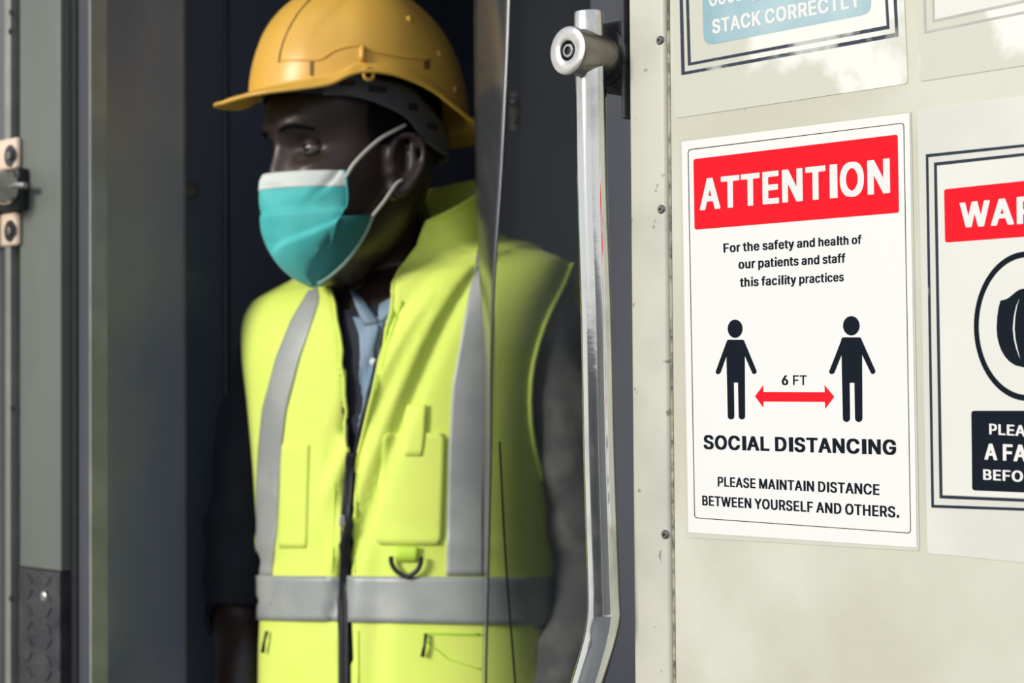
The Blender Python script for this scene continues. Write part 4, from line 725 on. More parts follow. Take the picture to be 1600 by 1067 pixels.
def figure(hc, hr, L, name):
    head = arc(hc[0], hc[1], hr[0], hr[1], 0, 360, 32)[:-1]
    f = empty(name, onw(*cp(hc), 0)) if False else None
    body = L
    flat([cp(p) for p in head], 'figure_head', sg, o, M_INK)
    flat([cp(p) for p in body], 'figure_body', sg, o, M_INK)
figure((302, 173), (60, 74),
       arc(252, 278, 18, 16, 180, 270, 4) + arc(360, 278, 18, 16, 270, 360, 4) + [(475, 512)] + arc(456, 519, 19, 20, 0, 150, 6) + [(380, 392), (383, 880)]
       + arc(357, 880, 26, 25, 0, 180, 8) + [(325, 607), (292, 607), (296, 880)] + arc(269.5, 880, 26.5, 25, 0, 180, 8) + [(232, 395), (185, 528)] + arc(164, 519, 19, 22, 30, 180, 6) + [(228, 292)], 'a')
figure((1239, 149), (67, 78),
       arc(1180, 262, 22, 20, 180, 270, 4) + arc(1300, 262, 22, 20, 270, 360, 4) + [(1433, 510)] + arc(1413, 517, 20, 22, 0, 150, 6) + [(1326, 382), (1329, 895)]
       + arc(1299, 895, 30, 30, 0, 180, 8) + [(1264, 609), (1226, 609), (1229, 895)] + arc(1200, 895, 29, 30, 0, 180, 8) + [(1160, 384), (1102, 530)] + arc(1081, 518, 21, 22, 30, 180, 6) + [(1155, 275)], 'b')
flat([cp(p) for p in [(462, 718), (530, 628), (528, 682), (1025, 685), (1023, 627), (1101, 722), (1028, 819), (1026, 763), (530, 760), (530, 809)]], 'red_arrow', sg, o, M_RED)

# --- warning sign, cut by the frame
sg = tag(empty('warning_sign', onw(1600, 520, 0)), 'white sign headed WARNING in red with a face mask in a black circle', 'sign')
RX = 1835
def lin(x, x0, y0, x1, y1):
    return y0 + (y1 - y0) * (x - x0) / (x1 - x0)
ty = lambda x: lin(x, 1434.7, 171.5, 1600, 150)
by = lambda x: lin(x, 1448.7, 864, 1600, 879)
flat(rquad([(1433.5, ty(1433.5)), (RX, ty(RX)), (RX + 15, by(RX + 15)), (1449.5, by(1449.5))], 6), 'laminate', sg, 0.0005, M_LAM3, 0.0005)
R2 = 1808
q = [(1446.4, lin(1446.4, 1446.8, 241, 1600, 225.2)), (R2, lin(R2, 1446.8, 241, 1600, 225.2)), (R2 + 8, lin(R2 + 8, 1455.4, 793, 1600, 798)), (1455.2, 793)]
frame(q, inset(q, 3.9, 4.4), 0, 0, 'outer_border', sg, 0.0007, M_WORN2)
q = [(1459.2, lin(1459.2, 1459.6, 254, 1600, 238.9)), (R2 - 14, lin(R2 - 14, 1459.6, 254, 1600, 238.9)), (R2 - 6, lin(R2 - 6, 1468, 778.5, 1600, 784)), (1468, 778.5)]
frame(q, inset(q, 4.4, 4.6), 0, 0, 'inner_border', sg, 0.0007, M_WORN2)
flat(inset(q, 5.5, 5.5), 'sign_sheet', sg, 0.0010, M_WHITE2, 0.0004)
o = 0.00115
flat(rquad([(1475.0, 295.8), (1780, lin(1780, 1475, 295.8, 1600, 282.6)), (1782, lin(1782, 1476.6, 379, 1600, 369.9)), (1476.6, 379)], 4), 'red_banner', sg, o, M_RED)
text('WARNING', [(1499.5, 317), (1583.8, 308.5), (1584.2, 350.6), (1500.3, 356)], 'heading', sg, o + .00015, M_PRINTW, 'H', fit='WA', track=14)
cx, cy, a, b = 1606, 509.5, 84.4, 117
ro = [(cx + a * math.cos(t), cy + b * math.sin(t)) for t in [2 * math.pi * k / 72 for k in range(72)]]
ri = [(cx + (a - 7.6) * math.cos(t), cy + (b - 9.4) * math.sin(t)) for t in [2 * math.pi * k / 72 for k in range(72)]]
vs = [onw(x, y, o) for x, y in ro] + [onw(x, y, o) for x, y in ri]
link('black_circle', mesh(vs, [(i, (i + 1) % 72, 72 + (i + 1) % 72, 72 + i) for i in range(72)]), M_INK, sg)
lf_ = [(1440 + x / 4.106, 380 + y / 4.106) for x, y in [(657, 291), (630, 296), (605, 311), (580, 332), (555, 352), (530, 363), (506, 367), (494, 410), (485, 470), (481, 540), (485, 600), (497, 650), (512, 690), (535, 728), (562, 758), (600, 783), (657, 797)]]
mk = lf_ + [(2 * 1606 - x, y + 1.5) for x, y in lf_[::-1]]
flat(mk, 'mask_symbol', sg, o, M_INK)
cur = [(1440 + x / 4.106, 380 + y / 4.106) for x, y in [(627, 356), (606, 405), (592, 470), (585, 545), (592, 615), (608, 680), (633, 746)]]
cu2 = [(1440 + x / 4.106, 380 + y / 4.106) for x, y in [(633, 746), (616, 680), (602, 615), (596, 545), (601, 470), (612, 405), (627, 356)]]
flat(cur[:-1] + cu2[:-1], 'pleat_line', sg, o + .00015, M_PRINTW)
flat([(2 * 1606 - x, y) for x, y in cur[:-1] + cu2[:-1]], 'pleat_line', sg, o + .00015, M_PRINTW)
flat(rquad([(1517.6, 641.7), (1782, 641.7), (1784, 777), (1519, 766)], 5), 'black_box', sg, o, M_INK)
text('PLEASE WEAR', [(1545.4, 661.8), (1602.5, 664.5), (1602.5, 682), (1545.6, 678.4)], 'lettering', sg, o + .00015, M_PRINTW, 'B', fit='PLEA')
text('A FACE MASK', [(1538, 692.8), (1605, 695), (1605, 721.5), (1538.2, 718)], 'lettering', sg, o + .00015, M_PRINTW, 'H', fit='A FA')
text('BEFORE ENTERING', [(1536, 733), (1598.5, 735.6), (1598.5, 753), (1536.2, 749.4)], 'lettering', sg, o + .00015, M_PRINTW, 'B', fit='BEFO')

# --- worn stacking sign above
sg = tag(empty('stacking_sign', onw(1230, 20, 0)), 'worn laminated sign with faded teal box reading STACK CORRECTLY', 'sign')
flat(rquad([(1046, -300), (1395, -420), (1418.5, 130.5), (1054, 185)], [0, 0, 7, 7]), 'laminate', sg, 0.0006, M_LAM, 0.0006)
o = 0.00075
q = [(1055, -270), (1383, -350), (1404, 57), (1064.6, 117.6)]
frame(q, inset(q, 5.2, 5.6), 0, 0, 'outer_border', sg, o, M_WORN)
q = [(1064, -258), (1369, -330), (1389.8, 45), (1074.8, 102.8)]
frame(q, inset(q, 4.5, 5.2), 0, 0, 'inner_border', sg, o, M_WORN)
flat(rquad([(1096, -60), (1358, -100), (1361.5, 21), (1099.6, 72)], 17), 'teal_box', sg, o, M_TEALP)
text('STACK CORRECTLY', [(1112.3, 31), (1344, -14), (1345.5, 10), (1113.2, 53)], 'lettering', sg, o + .00015, M_PRINTW, 'H')
text('GOODS,', [(1107.5, -12), (1178, -25), (1179, -3), (1108.3, 10.5)], 'lettering', sg, o + .00015, M_PRINTW, 'B')

# --- blank-looking sign top right
sg = tag(empty('pale_sign', onw(1560, 40, 0)), 'pale laminated sign with painted glare, cut off at the upper right with two thin grey lines', 'sign')
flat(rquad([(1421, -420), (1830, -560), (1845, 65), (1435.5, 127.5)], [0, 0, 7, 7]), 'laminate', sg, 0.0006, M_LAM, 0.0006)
q = [(1432, -390), (1800, -500), (1812, lin(1812, 1444, 52.5, 1600, 21.5)), (1443.8, 52.5)]
frame(q, inset(q, 3.8, 4.2), 0, 0, 'outer_border', sg, 0.00075, M_GREYP)
q = [(1446, -375), (1786, -480), (1798, lin(1798, 1457, 35.2, 1600, 4.5)), (1457, 35.2)]
frame(q, inset(q, 3.2, 3.8), 0, 0, 'inner_border', sg, 0.00075, M_GREYP)
flat(inset(q, 4.2, 4.6), 'sign_sheet', sg, 0.0009, M_WHITE2, 0.0002)

# ------------------------------------------------------------------ right grab handle
TO = 0.022
hb = empty('grab_handle', onw(922, 80, TO))
tag(hb, 'long polished steel grab handle with round end boss beside the cream door post', 'grab handle')
path_px = [(923, 100), (923.5, 150), (926, 300), (932.5, 500), (936.5, 700), (941, 850), (944, 945)]
pts = [onw(x, y, TO) for x, y in path_px]
bend = [onw(943.5, 965, TO), onw(939.5, 990, TO), onw(932, 1020, TO + .001), onw(916, 1075, TO + .002), onw(898, 1130, TO + .003)]
allp = catmull(pts + bend, 10)
rb_ = [0.01215 + 0.0006 * interp(p.z, [(1.2, 1), (1.6, 0)]) for p in allp]
# slight flattening at the bend
rb_ = [r * (1 + 0.05 * gauss(p.z, Z(943, 968, TO), 0.012)) for r, p in zip(rb_, allp)]
link('rail', tube(allp, rb_, 40), M_CHROME, hb, True)
# lower end returns to the body of the vehicle, under the frame
endp = onw(898, 1130, TO + .003)
low = catmull([endp, endp + Vector((0, 0, -0.05)) - DR * 0.012, endp + Vector((0, 0, -0.12)) - DR * 0.01 , endp + Vector((0, 0, -0.17)) + DR * 0.01], 6)
link('rail_end', tube(low, 0.0126, 24), M_CHROME, hb, True, 40)
f0 = onw(887, 79, 0.045)
base = f0 - NW * 0.048
rr = 0.0190
boss = lathe(f0, -NW, [(0.0035, 0), (0.0035, 0.0062), (0.0, 0.0078), (0, rr - 0.0008), (0.0008, rr), (0.022, rr * .98), (0.040, rr * 0.97), (0.046, rr * 1.05), (0.048, 0)], 48)
link('boss', boss, M_DARKSTEEL, hb, True, 35)
link('boss_face', lathe(f0, NW, [(0.0002, 0.0079), (0.0006, 0.0085), (0.0006, rr - 0.0012), (0.0, rr - 0.0003)], 48), M_SATIN, hb, True, 35)
link('bolt', lathe(f0 - NW * 0.0034, NW, [(0, 0.0054), (0.003, 0.0054), (0.0036, 0.0048), (0.0036, 0.0036), (0.0012, 0.0033), (0.0012, 0)], 6 * 5), M_CHROME, hb, True, 35)
link('bolt_gap', lathe(f0 - NW * 0.0034, NW, [(0, 0), (0, 0.0061), (0.0006, 0.0061)], 30), M_BLACK, hb)
link('bolt_socket', lathe(f0 - NW * 0.0021, NW, [(0, 0), (0, 0.0033), (0.0003, 0.0033)], 6), M_BLACK, hb)
ax_t = (pts[0] - pts[3]).normalized()
tc_ = onw(921.5, 80, TO)
t0 = onw(920.5, 19, TO)
link('collar', cyl(tc_, t0, 0.0119, n=36, bev=0.001), M_SATIN, hb, True, 40)
link('collar', cyl(tc_, onw(923, 133, TO), 0.0119, n=36, bev=0.0008), M_SATIN, hb, True, 40)
zz0, zz1 = Z(970, 141), Z(965, 33)
link('bracket', wbox(U(985.5) - 0.030, U(985.5) - 0.0006, zz0, zz1, -0.03, 0.003, 0.003, 3), M_BLACK, hb, True, 40)
link('bracket_boss', cyl(f0 - NW * 0.040, f0 - NW * 0.052, 0.0235, 0.0245, n=40, bev=0.001), M_BLACK, hb, True, 40)
link('edge_plate', wbox(U(981), U(986), Z(982, 186), Z(982, -60), -0.03, 0.0050, 0.0012, 2), M_TREAD, hb)

# ------------------------------------------------------------------ left grab handle, only its end fitting in view
hb = empty('grab_handle', onw(0, 300, 0.01))
tag(hb, 'cut-off cream mounting bracket of a grab handle at the left edge', 'grab handle')
for (ya, yb) in ((217, 266), (333, 385)):
    zc0, zc1 = Z(14, yb, .006), Z(14, ya, .006)
    pl = link('mounting_plate', wbox(U(-70), U(30, .006), zc0, zc1, 0.002, 0.010, 0.004, 3), M_PEACH, hb, True, 40)
    p = onw(16, (ya + yb) / 2 + 2, 0.010)
    link('bolt_recess', lathe(p, NW, [(-0.0005, 0), (0.0008, 0.0), (0.0008, 0.0125), (-0.0005, 0.0128)], 28), M_BLACKPL, pl)
    link('bolt', lathe(p + DR * 0.002, NW, [(0.0008, 0.006), (0.004, 0.0055), (0.0045, 0.003), (0.0045, 0)], 6), M_DARKSTEEL, pl, True, 30)
link('bracket', wbox(U(-70), U(36, .010), Z(14, 332, .006), Z(14, 267, .006), 0.002, 0.016, 0.003, 2), M_BLACK, hb, True, 40)
link('clamp_pin', cyl(onw(2, 289.5, 0.020), onw(39.5, 289.5, 0.020), 0.0036, n=16, bev=.0008), M_SATIN, hb, True, 40)
bc = onw(-33, 290, 0.055)
link('boss', lathe(bc, -NW, [(0.003, 0), (0.003, 0.006), (0, 0.008), (0, 0.0185), (0.001, 0.0195), (0.038, 0.019), (0.038, 0)], 40), M_SATIN, hb, True, 35)
link('rail', tube([onw(-34, 300, 0.03), onw(-34, 700, 0.03), onw(-34, 1100, 0.03)], 0.0122, 24), M_CHROME, hb, True, 40)

# ------------------------------------------------------------------ worker
PC = Vector((-0.12, 2.13, 0))
PSI = math.radians(28)
LB = Vector((math.cos(PSI), -math.sin(PSI), 0))    # towards his left (camera's right)
FB = Vector((-math.sin(PSI), -math.cos(PSI), 0))   # where his chest faces
def BP(x, f, z):
    return Vector((PC.x + LB.x * x + FB.x * f, PC.y + LB.y * x + FB.y * f, z))
HC = Vector((-0.177, 2.05, 1.6365))
PHI = math.radians(55)
HF = Vector((-math.sin(PHI), -math.cos(PHI), 0))
HS = Vector((math.cos(PHI), -math.sin(PHI), 0))
def HP(s, f, h):
    return Vector((HC.x + HS.x * s + HF.x * f, HC.y + HS.y * s + HF.y * f, HC.z + h))
person = empty('person', Vector((PC.x, PC.y, 0)))
tag(person, 'man in a lime reflective vest looking left in the dark doorway', 'person')

# --- torso shells: rings around the trunk, (height, half width, half depth, forward shift)
TORSO = [(0.86, 0.200, 0.138, 0.0), (0.98, 0.197, 0.136, 0.0), (1.10, 0.188, 0.134, 0.0), (1.18, 0.180, 0.134, 0.0), (1.30, 0.184, 0.138, 0.0), (1.40, 0.192, 0.140, 0.0),
         (1.46, 0.203, 0.133, 0.0), (1.50, 0.208, 0.118, -0.002), (1.525, 0.197, 0.100, -0.004), (1.545, 0.168, 0.088, -0.006), (1.562, 0.135, 0.080, -0.004), (1.578, 0.108, 0.078, 0.0)]
def ring_at(z, th, k=1.0, wr=True):
    a = sinterp(z, [(t[0], t[1]) for t in TORSO]) * k
    b = sinterp(z, [(t[0], t[2]) for t in TORSO]) * k
    c = sinterp(z, [(t[0], t[3]) for t in TORSO])
    s, co = math.sin(th), math.cos(th)
    e = 2 / 2.35
    x = a * math.copysign(abs(s) ** e, s)
    f = b * math.copysign(abs(co) ** e, co)
    return x, f + c
def folds(x, z, th):
    """cloth folds of the vest, metres"""
    d = 0.0
    d += 0.0032 * noise.noise(Vector((x * 9 + 3, z * 5, th)))
    if x > -0.02:     # long soft folds falling from the left collar towards the zip
        q = x - 0.055 - (z - 1.42) * 0.55
        d += 0.009 * gauss(q, 0, 0.010) - 0.008 * gauss(q, -0.020, 0.010)
        q = x - 0.100 - (z - 1.46) * 0.45
        d += 0.007 * gauss(q, 0, 0.009) - 0.006 * gauss(q, 0.018, 0.010)
        q2 = x - 0.005 + (1.15 - z) * 0.06
        d += -0.005 * gauss(q2, 0.035, 0.013) * interp(z, [(1.16, 1), (1.3, 0)])
    d += 0.0035 * gauss(z, 1.245 + 0.1 * x, 0.012) * gauss(x, -0.15, 0.06) - 0.005 * gauss(z, 1.222 + 0.1 * x, 0.010) * gauss(x, -0.16, 0.06)
    d += 0.003 * gauss(z, 1.235 - 0.15 * (x - 0.1), 0.008) * gauss(x, 0.11, 0.05)
    return d
def shell_pt(z, th, k=1.0, fold=1.0, collar=0.0):
    x, f = ring_at(min(z, 1.578), th, k)
    zz = z + 0.085 * x * interp(z, [(1.1, 0), (1.45, 1)])
    x += interp(z, [(1.0, 0.013), (1.24, 0.0)])
    r = math.hypot(x, f) or 1
    d = folds(x, z, th) * fold
    x += d * x / r
    f += d * f / r
    back = (1 - math.cos(th)) / 2
    if z > 1.52:     # neckline drops at the front, rises at the nape
        t = min(1, (z - 1.52) / 0.058)
        zz += t * (-0.035 * (1 - back) + 0.006 * back)
    if z > 1.578:    # standing collar
        t = (z - 1.578) / 0.05
        side = abs(math.sin(th))
        zz = 1.578 + 0.085 * x - 0.035 * (1 - back) + 0.006 * back + t * (0.022 + 0.030 * back + 0.010 * side)
        kk = 1 - 0.10 * t + 0.05 * t * t
        x *= kk
        f = f * kk + 0.006 * t
    return BP(x, f, zz)
zs = [0.86 + (1.578 - 0.86) * i / 86 for i in range(87)] + [1.578 + 0.05 * i / 8 for i in range(1, 9)]
NT = 200
thetas = [-math.pi + 2 * math.pi * j / NT for j in range(NT)]
# full trunk surface, used to lay tapes, pockets and zip on the cloth
full_rows = [[shell_pt(z, t) for t in thetas] for z in zs]
nv = [v for r in full_rows for v in r]
nf = []
for i in range(len(zs) - 1):
    for j in range(NT):
        k = (j + 1) % NT
        nf.append((i * NT + j, i * NT + k, (i + 1) * NT + k, (i + 1) * NT + j))
BV = BVHTree.FromPolygons(nv, nf)
def hit(px, py, off=0.0):
    d = ray(px, py).normalized()
    loc, nrm, idx, dist = BV.ray_cast(CAM, d)
    if loc is None:
        loc, nrm, idx, dist = BV.find_nearest(CAM + d * 2.1)
    if nrm.dot(d) > 0:
        nrm = -nrm
    return loc + nrm * off
def patch(rows, name, parent, m, off=0.0012, nc=10, thick=0.001, smooth=True):
    """rows: (py, px_left, px_right) listed top to bottom; a piece of cloth laid on the chest"""
    out = []
    ys = [r[0] for r in rows]
    n = max(2, int((ys[-1] - ys[0]) / 9))
    for i in range(n + 1):
        y = ys[0] + (ys[-1] - ys[0]) * i / n
        l = interp(y, [(r[0], r[1]) for r in rows])
        r_ = interp(y, [(r[0], r[2]) for r in rows])
        out.append([hit(l + (r_ - l) * j / nc, y, off) for j in range(nc + 1)])
    o = link(name, grid_mesh(out), m, parent, smooth)
    solidify(o, thick, 0)
    return o
LEFT_EDGE = [(425, 484), (440, 508), (455, 517), (470, 522), (550, 531), (640, 537), (720, 539), (800, 537), (850, 532), (1300, 531)]
RIGHT_EDGE = [(300, 694), (340, 668), (385, 652), (425, 621), (450, 609), (470, 611), (500, 606), (550, 595), (620, 578), (680, 564), (720, 557), (800, 549), (850, 547), (1300, 547)]
def front_theta(z, edges, side):
    """angle on this ring where the projected point meets the traced edge"""
    best = None
    prev = None
    N = 240
    for i in range(N + 1):
        th = -1.5 + 3.0 * i / N
        p = project(shell_pt(z, th))
        e = p[0] - interp(p[1], edges)
        if prev is not None and (prev < 0) != (e < 0):
            best = th
            if side < 0 or True:
                break
        prev = e
    return best
def vest_part(z_rows, k, th_l, th_r, hole=None):
    rows = []
    for i, z in enumerate(z_rows):
        a, b = th_r[i], th_l[i] + 2 * math.pi
        rows.append([shell_pt(z, a + (b - a) * j / 160) for j in range(161)])
    vs = [v for r in rows for v in r]
    fs = []
    nc = 161
    for i in range(len(z_rows) - 1):
        for j in range(nc - 1):
            z = (z_rows[i] + z_rows[i + 1]) / 2
            th = th_r[i] + (th_l[i] + 2 * math.pi - th_r[i]) * (j + .5) / 160
            if hole and hole(z, th):
                continue
            fs.append((i * nc + j, i * nc + j + 1, (i + 1) * nc + j + 1, (i + 1) * nc + j))
    me = mesh(vs, fs)
    bm = bmesh.new()
    bm.from_mesh(me)
    bmesh.ops.delete(bm, geom=[v for v in bm.verts if not v.link_faces], context='VERTS')
    # round the stair-stepped armhole edge
    bv = [v for v in bm.verts if v.is_boundary]
    inner = [v for v in bv if 1.2 < v.co.z < 1.56 and abs((v.co - PC).dot(LB)) > 0.10]
    for _ in range(12):
        nw = {}
        for v in inner:
            nb = [e.other_vert(v) for e in v.link_edges if e.is_boundary]
            if len(nb) == 2:
                nw[v] = v.co * 0.4 + (nb[0].co + nb[1].co) * 0.3
        for v, c in nw.items():
            v.co = c
    bm.to_mesh(me)
    bm.free()
    return me
thl, thr = [], []
for z in zs:
    l = front_theta(z, LEFT_EDGE, -1)
    r = front_theta(z, RIGHT_EDGE, 1)
    thl.append(l if l is not None else (thl[-1] if thl else -0.05))
    thr.append(r if r is not None else (thr[-1] if thr else 0.05))
def armhole(z, th):
    t = (th + math.pi) % (2 * math.pi) - math.pi
    s = 1 if t > 0 else -1
    cth = math.radians(100)
    return ((abs(t) - cth) / math.radians(27)) ** 2 + ((z - 1.395) / 0.125) ** 2 < 1
vest = link('vest', vest_part(zs, 1.0, thl, thr, armhole), M_LIME, person, True)
solidify(vest, 0.004, -1)
vest['label'] = 'lime yellow reflective safety vest with black zip'
# reflective tapes
patch([(448, 487, 497), (470, 474, 500), (500, 456, 490), (560, 432, 469), (640, 411, 448), (700, 405, 441), (760, 402, 437), (835, 402, 434), (850, 401, 431), (899, 400, 426)], 'shoulder_tape', vest, M_TAPE)
patch([(392, 746, 758), (420, 741, 762), (450, 735, 766), (500, 725, 768), (600, 707, 764), (700, 701, 760), (800, 699, 756), (899, 697, 756)], 'shoulder_tape', vest, M_TAPE)
for (l, r, yt1, yt2, yb1, yb2, nm) in ((398, 532, 899, 899.5, 968, 970.5, 'waist_tape'), (546.5, 862, 899.5, 902, 971, 977, 'waist_tape')):
    out = []
    for i in range(9):
        t = i / 8
        out.append([hit(l + (r - l) * j / 24, (yt1 + (yt2 - yt1) * j / 24) * (1 - t) + (yb1 + (yb2 - yb1) * j / 24) * t, 0.0036) for j in range(25)])
    solidify(link(nm, grid_mesh(out), M_TAPE, vest, True), 0.001, 0)
# waist tape round the back
out = []
zt0, zt1 = 1.139, 1.190
for i in range(7):
    z = zt0 + (zt1 - zt0) * i / 6
    out.append([shell_pt(z, t, 1.006) for t in [1.30 + (2 * math.pi - 2.25) * j / 60 for j in range(61)]])
solidify(link('waist_tape', grid_mesh(out), M_TAPE, vest, True), 0.001, 0)
# zip
patch([(706, 541, 556), (760, 539, 553), (820, 535, 549), (850, 531.5, 546.5), (900, 531, 546.5), (1000, 531, 546.5), (1080, 531, 546.5)], 'zip', vest, M_ZIP, 0.0022, 6, 0.0015)
patch([(430, 491, 496), (450, 513, 520), (470, 519, 526), (550, 528, 535), (640, 534, 541), (716, 538, 545)], 'zip_tape', vest, M_ZIP, -0.001, 2, 0.001)
patch([(505, 599, 605), (550, 588, 595), (620, 571, 578), (680, 557, 564), (716, 551, 557)], 'zip_tape', vest, M_ZIP, -0.001, 2, 0.001)
# zip teeth seen as a fine row
bm = bmesh.new()
for i in range(110):
    y = 712 + i * 3.3
    x = interp(y, [(712, 548), (760, 546), (820, 542), (850, 539), (1080, 538.8)])
    c = hit(x, y, 0.0036)
    bmesh.ops.create_cube(bm, size=1, matrix=Matrix.Translation(c) @ Matrix.Diagonal((0.0042, 0.0012, 0.0013, 1)))
zt = link('zip_teeth', from_bm(bm), M_BLACKPL, vest)
zt['kind'] = 'stuff'
c = hit(540, 822, 0.004)
link('zip_slider', prism([c + Vector((x, 0, z)) for x, z in ((-.004, 0), (.004, 0), (.003, .012), (-.003, .012))], [c + Vector((x, -0.004, z)) for x, z in ((-.004, 0), (.004, 0), (.003, .012), (-.003, .012))], .001), M_SATIN, vest)
c2 = hit(537, 868, 0.004)
link('zip_pull', prism([hit(x, y, 0.003) for x, y in ((533, 838), (540, 836), (540, 880), (531, 882))], [hit(x, y, 0.006) for x, y in ((533, 838), (540, 836), (540, 880), (531, 882))], .0006), M_BLACKPL, vest)
# chest pocket with flap and radio loop, seam lines
patch([(676, 604, 690), (684, 598, 697), (840, 588, 692), (850, 594, 686)], 'chest_pocket', vest, M_LIME, 0.0022, 12, 0.0016)
patch([(632, 634, 668), (690, 634, 664), (712, 634, 660)], 'radio_loop', vest, M_LIME, 0.0035, 6, 0.0012)
patch([(694, 440, 484), (850, 436, 480), (856, 438, 478)], 'chest_pocket', vest, M_LIME, 0.0010, 8, 0.0008)
for pts_ in ([(559, 740), (556, 800), (556, 895)], [(560, 985), (560, 1068)], [(524, 740), (523, 800), (520, 895)], [(672, 990), (712, 992), (750, 992)], [(666, 1002), (700, 1030), (752, 1046)], [(628, 470), (612, 520), (590, 600), (574, 660)]):
    pp = []
    for (xa, ya), (xb, yb) in zip(pts_, pts_[1:]):
        for k in range(8):
            pp.append(hit(xa + (xb - xa) * k / 8, ya + (yb - ya) * k / 8, 0.0004))
    pp.append(hit(*pts_[-1], 0.0004))
    link('seam', tube(pp, 0.0009, 6), M_LIMED, vest, True)
# black ring on its tab
link('ring_tab', patch([(853, 619, 656), (876, 622, 653)], 'ring_tab', vest, M_LIMED, 0.004, 6, 0.0015).data, None, vest) if False else patch([(853, 620, 655), (876, 622, 653)], 'ring_tab', vest, M_LIMED, 0.004, 6, 0.0015)
rg = [(616.5, 868), (617, 878), (622, 889), (630, 896), (638, 899.5), (646, 896.5), (654, 890), (659, 880), (660, 868)]
link('d_ring', tube(catmull([hit(x, y, 0.0075) for x, y in rg], 4), 0.0026, 10), M_BLACKPL, vest, True)
# pocket zips low on the vest
for (xa, xb, ya, yb) in ((662, 667, 990, 1025), (417, 422, 986, 1018)):
    link('pocket_pull', tube([hit(xb, ya, .004), hit((xa + xb) / 2 + 1, (ya + yb) / 2, .006), hit(xa, yb, .005)], [.0020, .0016, .0024], 10), M_BLACKPL, vest, True)
link('pocket_seam', tube([hit(x, 988.5 + (x - 660) * .02, .001) for x in range(660, 756, 8)], 0.0008, 6), M_LIMED, vest, True)
# piping along collar edge
top = [shell_pt(zs[-1], thr[-1] + (thl[-1] + 2 * math.pi - thr[-1]) * j / 60) for j in range(61)]
link('collar_piping', tube(top, 0.0025, 8), M_LIME, vest, True)
for th_, sgn in ((thl, 1), (thr, -1)):
    pp = [shell_pt(z, t) for z, t in list(zip(zs, th_))[::2] if z > 1.30]
    link('front_piping', tube(pp, 0.0020, 8), M_LIME, vest, True)
for s in (1, -1):     # armhole binding
    pp = []
    for k in range(41):
        a = 2 * math.pi * k / 40
        th = s * (math.radians(100) + math.radians(27) * math.cos(a))
        pp.append(shell_pt(1.395 + 0.125 * math.sin(a), th, 1.004))
    link('armhole_binding', tube(pp, 0.0034, 8, False), M_LIME, vest, True)

# --- skin-modifier figures
def skinned(name, verts, edges, radii, m, parent, sub=2, root=0, remesh=0, extra=None):
    me = bpy.data.meshes.new('skel')
    me.from_pydata([tuple(v) for v in verts], edges, [])
    o = bpy.data.objects.new('skel', me)
    COL.objects.link(o)
    md = o.modifiers.new('skin', 'SKIN')
    md.use_smooth_shade = True
    for i, r in enumerate(radii):
        sv = me.skin_vertices[0].data[i]
        sv.radius = r if isinstance(r, tuple) else (r, r)
        sv.use_root = (i == root)
    s = o.modifiers.new('sub', 'SUBSURF')
    s.levels = sub
    dg = bpy.context.evaluated_depsgraph_get()
    res = bpy.data.meshes.new_from_object(o.evaluated_get(dg))
    bpy.data.objects.remove(o)
    return res
def solid_union(meshes, voxel, smooth_it=3):
    bm = bmesh.new()
    for me in meshes:
        bm.from_mesh(me)
    me = bpy.data.meshes.new('union')
    bm.to_mesh(me)
    bm.free()
    o = bpy.data.objects.new('u', me)
    COL.objects.link(o)
    r = o.modifiers.new('r', 'REMESH')
    r.mode = 'VOXEL'
    r.voxel_size = voxel
    s = o.modifiers.new('s', 'SMOOTH')
    s.iterations = smooth_it
    s.factor = 0.5
    dg = bpy.context.evaluated_depsgraph_get()
    res = bpy.data.meshes.new_from_object(o.evaluated_get(dg))
    bpy.data.objects.remove(o)
    return res

